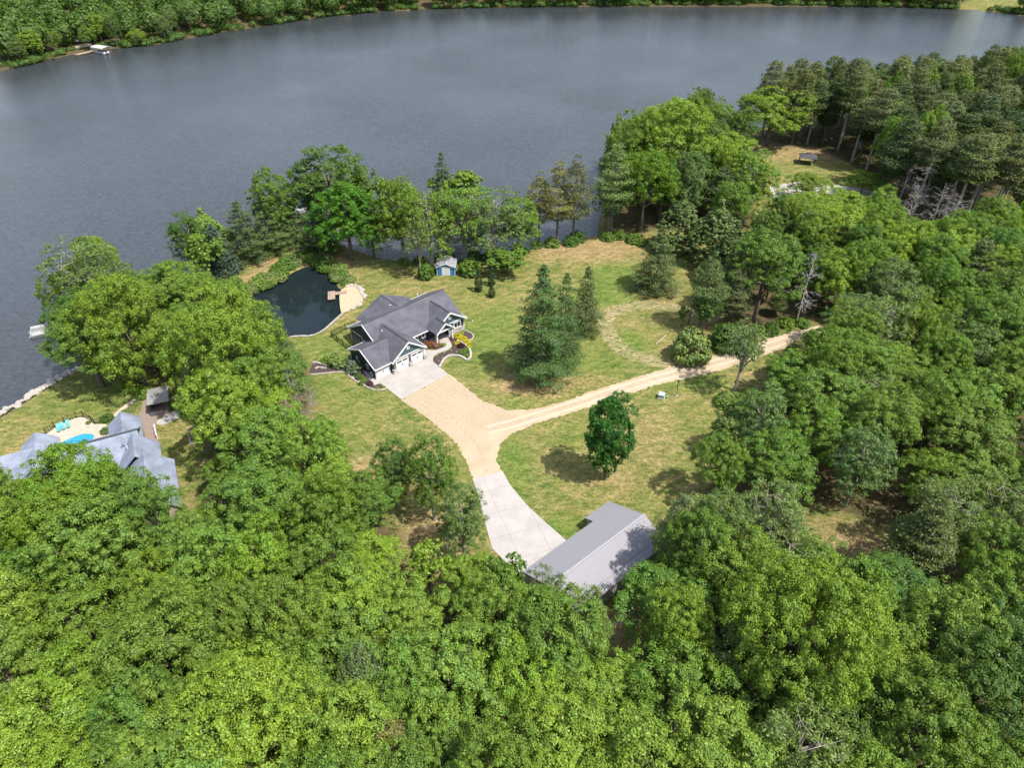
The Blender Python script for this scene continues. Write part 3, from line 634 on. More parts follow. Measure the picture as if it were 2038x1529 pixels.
def bush(key, seed, Rn, Hn, n, size, per=20, mat=LEAF, kind='shrub'):
    rng = np.random.default_rng(seed); d = rdir(n, rng); d[:, 2] = np.abs(d[:, 2]); rr = rng.uniform(.6, 1.0, n); cc = d * np.array([Rn * .85, Rn * .85, Hn * .72]) * rr[:, None]; cc[:, 2] += Hn * .1
    V = clumps(cc, d, rng.uniform(.18, .34, n) * Rn, per, rng, size)
    st = [((0, 0, -.1), tuple(cc[i] * .8), .03, .01) for i in range(7)]
    PROTO[key] = dict(crown=quadmesh('foliage', V, mat), trunk=trunkmesh('stems', st, BARK), R=Rn, H=Hn, kind=kind)

broad('A', 1, 5.0, 15, 16, 44, 80, .118)
broad('B', 2, 5.2, 16, 20, 40, 80, .118, lobef=.36)
broad('C', 3, 4.8, 17, 14, 46, 80, .117, base=.34, lobef=.44)
broad('D', 4, 4.6, 14, 14, 48, 78, .117, base=.22, shape='oval')
broad('E', 5, 5.4, 15, 24, 34, 80, .12, lobef=.32)
broad('XL', 12, 10, 16, 44, 66, 84, .125, lobef=.26)
broad('XM', 13, 8, 15, 30, 62, 84, .124, lobef=.31, base=.15)
broad('O', 6, 5.0, 17, 21, 40, 36, .135, base=.15, lobef=.38, open_=.32, bark=BARKG)       # open, limbs showing
broad('Q', 8, 4.8, 16, 20, 46, 42, .13, base=.12, lobef=.4, open_=.08, shape='oval', bark=BARKG)
broad('M', 9, 4.2, 15, 26, 60, 40, .14, base=.06, lobef=.38, shape='oval')               # lawn maple
broad('V', 14, 4.6, 15, 14, 26, 26, .16, base=.42, lobef=.36, open_=.35, bark=BARKG)
broad('T', 10, 3.4, 11, 9, 42, 22, .22, base=.35, lobef=.42, open_=.1)
conifer('S', 20, 4.6, 22, 24, 11, 190, .15, power=.6, droop=-.02, jitter=.35, gap=.08, upn=.9, nar=.6)
conifer('S2', 21, 3.6, 15, 20, 10, 150, .13, power=.55, droop=.0, jitter=.3, gap=.06, upn=.9, nar=.6)
conifer('SD', 22, 2.6, 16, 26, 10, 34, .20, power=.8, droop=.35)
conifer('W', 23, 3.6, 18, 14, 8, 170, .16, base=.30, power=.5, droop=-.05, kind='pine_tree', gap=.12, puff=1, jitter=.35, upn=.8)
conifer('W2', 24, 3.4, 20, 14, 8, 160, .16, base=.34, power=.5, droop=-.08, kind='pine_tree', gap=.2, puff=1, jitter=.4, upn=.8)
conifer('PF', 25, 3.0, 21, 15, 9, 170, .17, base=.50, power=.33, droop=-.12, kind='pine_tree', gap=.1, puff=1, bark=BARKG, jitter=.35, upn=.7)
conifer('PG', 26, 2.7, 22, 15, 8, 170, .17, base=.48, power=.36, droop=-.1, kind='pine_tree', gap=.15, puff=1, bark=BARKG, jitter=.35, upn=.7)
conifer('PH', 27, 3.2, 19, 18, 10, 170, .17, base=.3, power=.42, droop=.02, kind='pine_tree', gap=.1, puff=1, jitter=.3, upn=.6)
column('K', 30, 3.0, 11, 900, .17); column('K2', 31, 2.7, 12, 900, .17, power=.6)
column('Y', 32, .8, 4, 200, .10, power=.7, kind='arborvitae')
bare('X', 40, 3.6, 14); bare('X2', 41, 3.0, 16, 'drip')
bush('b', 50, 1.2, 1.3, 70, .12); bush('b2', 51, 1.6, 2.2, 90, .14); bush('bl', 52, 2.6, 4.0, 130, .2, 24)
TREES = []
def put(key, x, y, H, Rd, col, label, cat=None, group=None, rot=None, z=0):
    p = PROTO[key]; nm = p['kind']
    e = empty(nm, (x, y, z), random.uniform(0, 6.28) if rot is None else rot, label, cat or {'broadleaf_tree': 'tree', 'pine_tree': 'tree', 'spruce_tree': 'tree', 'cedar_tree': 'tree', 'dead_tree': 'tree', 'arborvitae': 'tree', 'shrub': 'shrub'}.get(nm, 'tree'), group)
    e.scale = (Rd / p['R'], Rd / p['R'], H / p['H'])
    if p['crown']:
        c = bpy.data.objects.new(p['crown'].name, p['crown']); COL.objects.link(c); c.parent = e; c.color = (*col, 1)
    t = bpy.data.objects.new(p['trunk'].name, p['trunk']); COL.objects.link(t); t.parent = e
    TREES.append((x, y, Rd, H)); return e
BRI = (.150, .242, .034); MID = (.118, .202, .034); GRN = (.094, .172, .032); DRK = (.066, .132, .028); OLV = (.104, .165, .052); PAL = (.145, .21, .066); YEG = (.18, .25, .022)
CON = (.096, .126, .044); COD = (.060, .094, .033); COG = (.085, .130, .042); COY = (.135, .145, .045); BLG = (.050, .085, .060); BRN = (.16, .10, .05)
def hand(key, bx, by, ty, wpx, col, label, group=None, hmul=1.0):
    if 640 < bx < 1060 and by < 570 and key in 'OQDT': wpx *= 1.2
    if key in 'ABCE' and wpx * 140 / FPX / 2 > 7.2: key = 'XM'
    x, y, _ = G(bx, by); H = height_for(x, y, ty) * hmul; d = math.hypot(math.hypot(x, y), CAMH - H * .5)
    return put(key, x, y, H, wpx / 2 * d / FPX, col, label, None, group)
# --- lawn trees in the open
hand('M', 1203, 955, 786, 96, (.040, .125, .022), 'dark green oval maple standing alone on the lawn above the metal barn')
hand('S', 1076, 752, 523, 134, (.058, .112, .034), 'largest dark spruce on the lawn right of the dark house, with a wide shadow')
hand('S2', 1120, 722, 540, 84, (.055, .105, .034), 'slimmer dark spruce tucked right behind the largest lawn spruce')
hand('S2', 1163, 662, 528, 76, (.075, .105, .036), 'rounded brownish green conifer at the back of the lawn spruce group')
hand('S2', 1302, 577, 452, 95, (.075, .110, .040), 'broad dark conifer standing alone on the meadow right of the lawn spruces')
hand('K', 1346, 496, 384, 84, COG, 'grey green egg-shaped cedar at the top right of the meadow')
hand('K2', 1414, 526, 398, 96, COG, 'grey green egg-shaped cedar right of its twin above the meadow')
hand('K', 1445, 565, 440, 80, COG, 'grey green cedar in front of the egg-shaped pair right of the meadow')
hand('Y', 953, 580, 536, 15, (.03, .055, .018), 'taller narrow arborvitae on the lawn below the blue shed')
hand('Y', 979, 568, 527, 15, (.03, .055, .018), 'narrow arborvitae upper of the two in line on the lawn')
hand('Y', 979, 591, 567, 13, (.03, .055, .018), 'smallest arborvitae on the lawn right of the dark house')
hand('bl', 1372, 715, 650, 84, PAL, 'big pale green bush beside the lane at the turnaround')
hand('T', 1398, 665, 590, 50, DRK, 'small dark leafy tree behind the pale green lane bush')
hand('W', 1393, 655, 500, 76, COG, 'grey pine with bare leaning trunk behind the utility pole', hmul=1.0)
hand('XM', 200, 1085, 925, 185, (.115, .215, .024), 'broad bright tree covering the lower side of the blue-grey roof')
hand('B', 55, 1105, 965, 120, MID, 'round green tree at the left edge below the blue-grey roof')
hand('A', 300, 1115, 985, 105, GRN, 'dark green tree at the near right corner of the blue-grey roof')
e = hand('V', 1462, 778, 648, 92, OLV, 'two-stemmed sparse tree standing on the grass below the lane')
hand('T', 1355, 655, 610, 18, GRN, 'thin ivy-covered sapling just left of the utility pole')
# --- grove left of the slab
hand('Q', 865, 1035, 868, 105, GRN, 'dense mid green tree, taller of the pair on the brown grass')
hand('Q', 792, 1010, 880, 90, DRK, 'thin dark tree with pale stem left of its denser neighbour by the lower drive')
hand('Q', 925, 1118, 975, 110, OLV, 'sparse olive tree leaning over the left edge of the concrete slab')
hand('A', 740, 1075, 955, 120, GRN, 'bright spreading tree at the edge of the left wood, left of the brown grass')
hand('T', 860, 1190, 1095, 80, BRI, 'light green young tree below the brown grass patch')
hand('O', 1085, 1262, 1145, 84, OLV, 'sparse tree covering the near left corner of the barn roof')
hand('O', 1160, 1320, 1180, 90, PAL, 'pale thin tree in front of the near corner of the barn')
hand('T', 1010, 1225, 1120, 80, GRN, 'small green tree at the lower tip of the concrete slab')
hand('A', 1325, 1335, 1190, 118, BRI, 'bright green round tree just below the barn')
hand('XL', 1545, 1400, 1190, 270, BRI, 'very large bright green tree, widest in the lower right wood')
hand('D', 1358, 1205, 1030, 118, GRN, 'tree overhanging the right end of the barn roof')
hand('Q', 1395, 1160, 985, 120, OLV, 'pale green tree behind the one overhanging the barn')
hand('X', 1765, 1365, 1265, 90, (0, 0, 0), 'bare grey dead tree among leafy crowns in the lower right wood')
hand('X', 1820, 1500, 1420, 80, (0, 0, 0), 'bare dead crown near the bottom edge in the lower right wood')
hand('X', 1905, 830, 735, 80, (0, 0, 0), 'white bare dead tree high in the right wood')
hand('X2', 1585, 640, 500, 74, (0, 0, 0), 'grey dead tree with drooping twigs beside the lane end')
hand('X2', 1790, 400, 300, 66, (0, 0, 0), 'leftmost grey dead conifer at the foot of the pine stand')
hand('X2', 1815, 430, 325, 66, (0, 0, 0), 'second grey dead conifer at the foot of the pine stand')
hand('X', 1850, 455, 365, 70, (0, 0, 0), 'grey dead tree between the dead conifers and the bright canopy')
hand('X', 1885, 462, 385, 66, (0, 0, 0), 'rightmost grey dead tree at the foot of the pine stand')
hand('X', 1800, 460, 370, 60, (0, 0, 0), 'short grey dead tree in front of the dead conifers')
hand('X', 1030, 1560, 1460, 90, (0, 0, 0), 'bare dead branches at the bottom edge of the photo, left of centre')
hand('X', 640, 890, 760, 46, (0, 0, 0), 'pale bare stems at the right edge of the wood left of the dark house')
hand('X', 600, 860, 735, 50, (0, 0, 0), 'tall bare stems inside the wood left of the dark house')
hand('W2', 590, 905, 800, 60, (.17, .15, .09), 'tan-grey pine crown at the right edge of the left wood')
hand('W', 745, 1440, 1285, 110, COG, 'grey green pine among bright crowns in the lower left wood')
hand('W', 790, 1560, 1440, 120, COY, 'yellowish pine at the bottom edge in the lower left wood')
# --- shore row from the left point to the right
hand('O', 215, 640, 476, 120, OLV, 'tall open-crowned tree at the lake on the left point')
hand('O', 250, 650, 520, 80, OLV, 'lower open-crowned tree right of the tall one on the left point')
hand('Q', 392, 540, 427, 80, (.06, .12, .025), 'lone leafy tree leaning out over the lake left of the conifers')
hand('T', 425, 570, 470, 60, MID, 'small leafy tree between the lone lake tree and the conifers')
hand('B', 205, 722, 580, 105, DRK, 'dark green tree at the lake edge of the left point')
hand('C', 205, 770, 620, 125, GRN, 'dark leafy tree on the left lawn whose shadow falls on the grass')
hand('E', 292, 768, 575, 165, (.138, .218, .03), 'broad yellow-green tree in the middle of the left point')
hand('E', 492, 832, 604, 195, BRI, 'largest bright green tree left of the pond')
hand('B', 370, 660, 545, 170, MID, 'wide mid green tree behind the bright ones on the left point')
hand('D', 520, 715, 610, 90, GRN, 'dark green tree at the lower left shore of the pond')
hand('A', 478, 925, 750, 140, BRI, 'bright green tree right of the open-sided garden pavilion')
hand('C', 540, 860, 690, 110, MID, 'mid green tree overlooking the left end of the mulch bed')
hand('SD', 445, 543, 445, 78, BLG, 'blue-grey spruce at the left end of the row by the pond')
hand('K', 427, 522, 415, 84, MID, 'bushy green tree at the lake behind the blue-grey spruce')
hand('S2', 496, 516, 398, 92, (.065, .10, .035), 'dark conifer in the row between lake and pond, left one')
hand('S2', 545, 498, 382, 95, COG, 'grey green conifer in the row between lake and pond, middle one')
hand('D', 560, 490, 350, 80, GRN, 'leafy tree rising behind the conifer row by the pond')
hand('S2', 590, 484, 398, 80, COG, 'grey green conifer in the row between lake and pond, right one')
hand('Q', 672, 465, 294, 140, (.07, .13, .03), 'tall spreading tree rising above the lake docks')
hand('Q', 625, 455, 335, 76, OLV, 'airy tree left of the tall spreading one by the docks')
hand('S2', 645, 505, 405, 80, (.06, .09, .035), 'brown-green conifer right of the moored boat')
hand('D', 700, 520, 375, 100, (.06, .155, .015), 'vivid green tree on the shore above the pond')
hand('D', 745, 515, 400, 80, (.055, .14, .018), 'vivid green tree right of its twin above the pond')
hand('T', 735, 455, 350, 60, MID, 'small leafy tree on the spit right of the tall spreading one')
hand('Q', 805, 522, 355, 95, (.095, .165, .02), 'light green tree with a pale trunk standing by the inlet')
hand('O', 860, 535, 375, 90, (.115, .195, .03), 'yellow-green open tree left of the blue shed')
hand('V', 838, 555, 440, 56, PAL, 'thin pale sapling left of the blue shed')
hand('S2', 885, 440, 300, 60, (.06, .10, .035), 'dark pointed conifer on the spit behind the blue shed')
hand('T', 915, 440, 345, 80, MID, 'leafy tree right of the pointed conifer on the spit')
hand('T', 800, 455, 365, 56, MID, 'leafy tree with a dead top on the spit')
hand('O', 925, 520, 372, 95, (.10, .19, .028), 'light green open tree right above the blue shed')
hand('O', 985, 520, 385, 110, OLV, 'open olive tree with visible limbs right of the blue shed')
hand('Q', 1035, 505, 395, 80, MID, 'mid green tree left of the shoreline pines')
hand('T', 1010, 545, 500, 66, GRN, 'low spreading tree on the lawn under the shoreline trees')
hand('bl', 935, 545, 510, 50, GRN, 'dark bush beside the right wall of the blue shed')
hand('bl', 848, 553, 520, 36, GRN, 'bush in front of the saplings left of the blue shed')
hand('W', 1072, 478, 340, 66, COY, 'leftmost yellowish pine on the shore above the meadow')
hand('W2', 1108, 487, 322, 76, COY, 'middle yellowish pine on the shore above the meadow')
hand('W', 1140, 480, 308, 76, (.09, .105, .045), 'tall dark-topped pine with bare trunk on the shore above the meadow')
hand('W2', 1214, 472, 285, 80, OLV, 'grey green pine at the corner of the shore trees above the meadow')
hand('A', 1275, 462, 305, 110, (.085, .165, .015), 'bright green tree at the shore right of the pines')
hand('B', 1250, 400, 225, 90, MID, 'mid green tree at the lake side of the promontory')
hand('B', 1320, 390, 215, 170, BRI, 'largest bright green tree on the promontory')
hand('W', 1345, 440, 300, 80, COD, 'dark pine in the middle of the promontory trees')
hand('A', 1430, 400, 270, 110, BRI, 'bright green tree right of the largest one on the promontory')
hand('Q', 1480, 445, 300, 105, MID, 'mid green tree with dark trunk at the right of the promontory')
hand('S2', 1378, 265, 170, 40, COD, 'dark pointed spruce on the promontory tip, taller one')
hand('S2', 1360, 270, 195, 34, COD, 'dark pointed spruce on the promontory tip, shorter one')
hand('O', 1408, 275, 190, 50, OLV, 'airy pale tree beside the pointed spruces')
hand('E', 1525, 290, 178, 125, (.138, .218, .03), 'yellow-green round tree at the left end of the pine stand')
hand('S2', 1470, 275, 192, 44, COD, 'dark spruce at the lake left of the yellow-green round tree')
hand('A', 1600, 402, 350, 70, (.12, .19, .03), 'light green tree at the near side of the far clearing')
hand('A', 1712, 388, 345, 60, MID, 'round green tree at the right side of the far clearing')
hand('B', 1640, 475, 390, 150, BRI, 'wide bright green tree below the far clearing')
hand('C', 1500, 640, 470, 130, GRN, 'tall dense green tree beside the lane right of the meadow')
hand('bl', 1455, 690, 640, 90, DRK, 'dark thicket at the foot of the tall tree by the lane')
NH = len(TREES); NM_ = NH
# --- closed woods: pick trunk positions inside each wood, spaced apart and clear of the hand-placed trees
AREAS = [  # (x0, y0, x1, y1, words)
 (-400, 0, 260, 160, 'on the far bank at the upper left'), (260, 0, 2100, 60, 'on the far bank'),
 (0, 430, 330, 1000, 'on the point left of the pond'), (330, 430, 640, 690, 'between the lake and the pond'), (330, 690, 700, 880, 'in the wood left of the dark house'),
 (-300, 880, 330, 1080, 'before the blue-grey roofed house'), (330, 880, 560, 1080, 'right of the blue-grey roofed house'), (560, 800, 960, 1080, 'left of the lower drive'),
 (-300, 1080, 250, 1300, 'at the left edge of the lower left wood'), (250, 1080, 520, 1300, 'in the upper part of the lower left wood'), (520, 1080, 800, 1300, 'below the brown grass patch'),
 (800, 1080, 1250, 1300, 'below the concrete slab'), (-400, 1300, 250, 1900, 'in the bottom left corner'), (250, 1300, 520, 1900, 'at the bottom edge left of centre'), (520, 1300, 800, 1900, 'at the bottom edge near the grey pine'),
 (800, 1300, 1020, 1900, 'at the bottom centre'), (1020, 1300, 1250, 1900, 'at the bottom edge below the barn'), (1250, 1230, 1500, 1900, 'left of the very large bright tree'), (1500, 1230, 1750, 1900, 'by the very large bright tree'),
 (1750, 1230, 2400, 1900, 'in the bottom right corner'), (1250, 950, 1500, 1230, 'right of the barn'), (1500, 1000, 1750, 1230, 'beside the shaded gap in the right wood'), (1750, 1000, 2400, 1230, 'at the right edge beyond the shaded gap'),
 (1400, 740, 1620, 1000, 'at the left edge of the right wood'), (1620, 740, 1850, 1000, 'in the middle of the right wood'), (1850, 740, 2400, 1000, 'at the right edge by the white dead tree'),
 (1450, 560, 1700, 740, 'along the lane where it enters the wood'), (1700, 560, 1900, 740, 'just beyond the lane end'), (1900, 560, 2400, 740, 'at the right edge above the middle'),
 (1500, 400, 1800, 560, 'between the lane and the far clearing'), (1800, 420, 2400, 560, 'in the bright canopy below the pine stand'), (1180, 160, 1560, 480, 'on the promontory'),
 (1480, 60, 1640, 420, 'at the left end of the pine stand'), (1640, 60, 1760, 420, 'in the pine stand above the far clearing'), (1760, 60, 1900, 440, 'in the middle of the pine stand'), (1900, 60, 2500, 440, 'at the right end of the pine stand')]
def area(px, py):
    for x0, y0, x1, y1, s_ in AREAS:
        if x0 <= px < x1 and y0 <= py < y1: return s_
    return 'at the edge of the wood'
HUE = {'bri': 'bright yellow-green', 'mid': 'mid green', 'grn': 'deep green', 'drk': 'dark green', 'olv': 'dusty olive green', 'pal': 'pale green', 'con': 'grey green', 'cod': 'dark blackish green', 'coy': 'tan green', 'brn': 'brownish'}
HC = {'bri': BRI, 'mid': MID, 'grn': GRN, 'drk': DRK, 'olv': OLV, 'pal': PAL, 'con': CON, 'cod': COD, 'coy': (.120, .145, .055), 'brn': BRN}
CLEAR = [  # photo regions where open ground, roofs or water must stay in sight
 [(470, 590), (560, 525), (620, 500), (700, 515), (800, 525), (1000, 560), (1060, 505), (1180, 480), (1290, 480), (1340, 600), (1420, 620), (1430, 640), (1360, 660), (1340, 715), (1450, 700), (1600, 655), (1610, 665), (1530, 705),
  (1510, 760), (1440, 790), (1390, 840), (1390, 900), (1350, 990), (1300, 1030), (1310, 1070), (1270, 1140), (1200, 1205), (1040, 1155), (985, 1110), (960, 1050), (900, 1060), (880, 1130), (835, 1170), (800, 1110), (780, 1050), (735, 1010), (700, 940),
  (690, 880), (650, 810), (618, 750), (620, 690), (560, 665), (520, 620)],
 [(250, 380), (420, 400), (445, 560), (400, 545), (330, 545), (262, 545), (240, 500)], [(446, 602), (455, 575), (600, 490), (700, 520), (700, 600), (560, 668), (515, 632), (490, 615)],
 [(1566, 500), (1602, 500), (1604, 645), (1566, 645)], [(1190, 1225), (1232, 1215), (1245, 1290), (1215, 1310)], [(1530, 668), (1625, 645), (1628, 655), (1535, 700)],
 [(-50, 950), (0, 940), (90, 905), (170, 868), (255, 885), (330, 985), (365, 1015), (400, 985), (415, 880), (400, 800), (300, 775), (255, 740), (150, 735), (-50, 840)],
 [(-50, 840), (150, 730), (100, 640), (105, 600), (-50, 600)],
 [(68, 625), (114, 625), (114, 685), (68, 685)], [(1768, 330), (1830, 330), (1905, 390), (1905, 440), (1800, 440)],
 [(1505, 295), (1570, 288), (1690, 325), (1745, 365), (1700, 395), (1520, 380)],
 [(1605, 1010), (1700, 1060), (1790, 1110), (1760, 1125), (1690, 1110), (1620, 1060)],
 [(1200, 0), (1200, 200), (1330, 190), (1500, 145), (1540, 125), (1660, 98), (1850, 108), (1950, 92), (2100, 80), (2100, 0)]]
def blocks(x, y, H, Rd):
    d = math.hypot(math.hypot(x, y), CAMH - H * .6); r = Rd * FPX / d; cx, cy_ = P(x, y, H * .62); tx, ty = P(x, y, H * .97)
    X = [tx, cx, cx - r * .85, cx + r * .85, cx - r * .6, cx + r * .6, cx]; Y = [ty, cy_, cy_, cy_, cy_ - r * .5, cy_ - r * .5, cy_ + r * .55]
    an = np.arange(12) * math.pi / 6; X = np.concatenate([X, cx + r * .95 * np.cos(an), cx + r * .5 * np.cos(an)]); Y = np.concatenate([Y, cy_ + r * .85 * np.sin(an), cy_ + r * .5 * np.sin(an)])
    return any(inpoly(X, Y, c).any() for c in CLEAR)
def fill(poly, spacing, mix, Hr, Rr, tries=6000, hole=None, clear=.72, seed=1, far=False, hfun=None):
    rng = random.Random(seed); x0 = min(p[0] for p in poly); x1 = max(p[0] for p in poly); y0 = min(p[1] for p in poly); y1 = max(p[1] for p in poly)
    got = []
    for _ in range(tries):
        x = rng.uniform(x0, x1); y = rng.uniform(y0, y1)
        if not inpoly([x], [y], poly)[0]: continue
        if hole and any(inpoly([x], [y], h_)[0] for h_ in hole): continue
        if any((x - a) ** 2 + (y - b) ** 2 < spacing ** 2 for a, b in got): continue
        k, hue = rng.choices([m[:2] for m in mix], [m[2] for m in mix])[0]
        if hfun: hue = hfun(x, y, hue, rng) or hue
        Rd = rng.uniform(*Rr); H = rng.uniform(*Hr)
        if poly is F_RIGHT and k in ('W', 'PH'): Rd *= .72
        px, py = P(x, y, H * .6)
        rp = Rd * FPX / math.hypot(math.hypot(x, y), CAMH - H * .6)
        if not (-rp * .8 < px < 2038 + rp * .8 and py < 1529 + rp * .9): continue
        if any((x - a) ** 2 + (y - b) ** 2 < (max(c, Rd) * clear) ** 2 for a, b, c, _h in TREES[:NH] + TREES[NH:NM_]): continue
        for f_ in (1, .85, .7, .55, .42):
            if not blocks(x, y, H * f_, Rd * (f_ ** .7)): break
        else: continue
        H *= f_; Rd *= f_ ** .7; got.append((x, y))
        c = HC[hue]; f = rng.uniform(.85, 1.15); c = (c[0] * f * rng.uniform(.92, 1.08), c[1] * f, c[2] * f * rng.uniform(.85, 1.2))
        kind = {'broadleaf_tree': 'leafy tree', 'pine_tree': 'pine', 'spruce_tree': 'spruce', 'cedar_tree': 'cedar', 'dead_tree': 'bare dead tree'}[PROTO[k]['kind']]
        sz = 'tall ' if H > Hr[0] + .7 * (Hr[1] - Hr[0]) else ('low ' if H < Hr[0] + .25 * (Hr[1] - Hr[0]) else '')
        wd_ = 'wide ' if Rd > Rr[0] + .7 * (Rr[1] - Rr[0]) else ('slender ' if Rd < Rr[0] + .3 * (Rr[1] - Rr[0]) else '')
        hw = '' if kind == 'bare dead tree' else HUE[hue] + ' '
        lab = (sz + wd_ + hw + kind + (' with sparse crown ' if k in 'OQV' else ' ') + area(px, py)).replace('  ', ' ')
        if len(lab.replace('-', ' ').split()) > 16: lab = lab.replace(' with sparse crown', '')
        while len(lab.replace('-', ' ').split()) > 16: lab = lab.split(' ', 1)[1]
        put(k, x, y, H, Rd, c, lab, None, lab + 's', rng.uniform(0, 6.28))
    return got
NOGO = [GP([(0, 930), (60, 830), (330, 840), (360, 1010), (230, 1010), (60, 960)]), GAP]
LEFTMIX = [('A', 'mid', 3), ('B', 'mid', 3), ('C', 'bri', 3), ('D', 'mid', 2), ('E', 'bri', 3), ('A', 'bri', 3), ('C', 'grn', .7), ('Q', 'olv', .7), ('B', 'grn', .6)]
RIGHTMIX = [('A', 'grn', 2), ('B', 'mid', 3), ('C', 'mid', 2), ('D', 'grn', 1.5), ('E', 'mid', 2), ('E', 'bri', 1), ('Q', 'olv', 2.2), ('O', 'olv', 1.4), ('PH', 'con', 1), ('O', 'pal', 1), ('W', 'coy', .5), ('C', 'drk', .7)]
fill(F_MID, 5.8, [('A', 'bri', 4), ('E', 'bri', 3), ('B', 'mid', 2), ('PH', 'con', 1)], (12, 17), (4.2, 6.2), seed=8)
NM_ = len(TREES)
fill(F_LEFT, 5.75, LEFTMIX, (10.5, 17.5), (3.8, 6.2), seed=3, hole=NOGO)
fill(F_POINT, 5.6, [('A', 'bri', 2), ('B', 'mid', 2), ('C', 'grn', 2), ('Q', 'olv', 1)], (11, 15), (3.4, 4.6), seed=4, clear=.85)
fill(F_RIGHT, 6.15, RIGHTMIX, (10.5, 17), (4.1, 6.2), seed=5, hole=NOGO, clear=.62)
fill(F_NORTH, 5.2, [('C', 'grn', 2), ('D', 'drk', 2), ('PH', 'con', 2), ('Q', 'olv', 1)], (10, 15), (3.0, 4.2), seed=6)
fill(F_PEN, 6.4, [('A', 'mid', 2), ('B', 'bri', 2), ('C', 'grn', 2), ('PH', 'cod', 2), ('Q', 'olv', 1)], (14, 20), (3.8, 5.2), seed=7)
fill(F_PINE, 5.2, [('PF', 'con', 4), ('PG', 'con', 4), ('PH', 'con', 2), ('PF', 'cod', 2), ('PG', 'coy', 2.2), ('PH', 'cod', 1), ('A', 'mid', .5), ('D', 'grn', .4), ('PG', 'brn', .10), ('C', 'mid', .5)], (18, 25), (3.6, 5.0), seed=9)
from collections import Counter
print('near trees', len(TREES), Counter(o.name.split('.')[0] for o in COL.objects if o.type == 'EMPTY'))

# ---------------------------------------------------------------- far bank: nearest trees singly, the rest one far-off wood
FARHOLE = GP([(1900, 20), (2010, 17), (2060, 26), (2300, 40), (2300, -60), (2000, -60), (1930, -10)])
FARLAWN = GP([(128, 44), (170, 44), (172, 72), (150, 76), (128, 68)], 2)
def sdl1(x, y):
    d = dseg(np.array([x]), np.array([y]), LAKE, True)[0]
    return -d if inpoly([x], [y], LAKE)[0] else d
fr = random.Random(21); pts = []
X_ = np.array([fr.uniform(-620, 620) for _ in range(26000)]); Y_ = np.array([fr.uniform(330, 900) for _ in range(26000)])
dd = dseg(X_, Y_, LAKE, True); dd = np.where(inpoly(X_, Y_, LAKE), -dd, dd)
ok = (dd > 1) & ~inpoly(X_, Y_, FARHOLE) & ~inpoly(X_, Y_, FARLAWN) & ((Y_ > 430) | (X_ < -60))
for x, y, d in sorted(zip(X_[ok], Y_[ok], dd[ok]), key=lambda q: q[2]):
    if any((x - a) ** 2 + (y - b) ** 2 < 62 for a, b, c, e_ in pts): continue
    zg = max(0, min(d - 4, 400)) * .07
    p = P(x, y, zg + 16)
    if -40 < p[0] < 2080 and p[1] > -95: pts.append((x, y, d, zg))
print('far trees', len(pts), 'x>0', sum(1 for p in pts if p[0] > 0))
single = [p for p in pts if p[2] < 9 and P(p[0], p[1], 5)[0] < 420][:14]
rest = [p for p in pts if p not in single]
for i, (x, y, d, zg) in enumerate(single):
    k = fr.choice('DQD'); hue = fr.choices(['mid', 'grn', 'olv', 'drk', 'bri'], [3, 3, 2, 1, 2])[0]; H = fr.uniform(7, 16); Rd = fr.uniform(3.5, 5.5)
    c = HC[hue]; px, py = P(x, y, H * .5)
    seg = 'left of the canopied boat' if px < 190 else 'just right of the canopied boat' if px < 330 else 'near the upper left' if px < 700 else 'in the middle of the far shore' if px < 1300 else 'in the right part of the far shore'
    lab = ('low ' if H < 10 else 'tall ' if H > 14 else '') + HUE[hue] + ' tree at the far waterline ' + seg
    put(k, x, y, H, Rd, c, lab, None, lab + 's', fr.uniform(0, 6.28), z=zg - .1)
rg = np.random.default_rng(5); base = []
for s_ in range(4):
    n = 1000; d = rdir(n, rg); d[:, 2] = np.abs(d[:, 2]) * np.where(rg.random(n) < .8, 1, -1); lump = 1 + .18 * np.sin(d[:, 0] * 5 + s_) * np.cos(d[:, 1] * 4)
    base.append((d * np.array([5.3, 5.3, 5.8]) * (lump * rg.uniform(.75, 1.06, n))[:, None] + np.array([0, 0, 6.2]), d))
VV, cols = [], []
for i, (x, y, d, zg) in enumerate(rest):
    c_, n_ = base[i % 4]; a = rg.uniform(0, 6.28); s_ = rg.uniform(.8, 1.25); ro = np.array([[math.cos(a), -math.sin(a), 0], [math.sin(a), math.cos(a), 0], [0, 0, 1]])
    VV.append(leaves(c_ @ ro.T * s_ + np.array([x, y, zg]), n_ @ ro.T + rdir(len(c_), rg) * .5, rg.uniform(.45, .95, len(c_)) * s_, rg))
X_ = rg.uniform(-620, 620, 90000); Y_ = rg.uniform(330, 700, 90000); D_ = dseg(X_, Y_, LAKE, True); D_ = np.where(inpoly(X_, Y_, LAKE), -D_, D_)
ok = (D_ > .1) & (D_ < 6) & ~inpoly(X_, Y_, FARHOLE) & ((Y_ > 430) | (X_ < -60)); ok &= rg.random(len(ok)) < .55
ok &= ~((np.abs(X_ - G(170, 100)[0]) < 9) & (Y_ < 460) & (D_ < 3))
for i, (x, y) in enumerate(zip(X_[ok], Y_[ok])):
    c_, n_ = base[i % 4]; s_ = rg.uniform(.25, .5); sel = rg.integers(0, len(c_), 200)
    VV.append(leaves((c_[sel] - np.array([0, 0, 5.0])) * s_ * np.array([1.2, 1.2, .8]) + np.array([x, y, 0]), n_[sel], rg.uniform(.3, .55, 200), rg))
fw = link('far_wood', quadmesh('far_wood', np.concatenate(VV), LEAF)); fw.color = (.062, .115, .026, 1)
tag(fw, 'dense far-off green wood covering the bank across the lake', 'wood', kind='stuff')

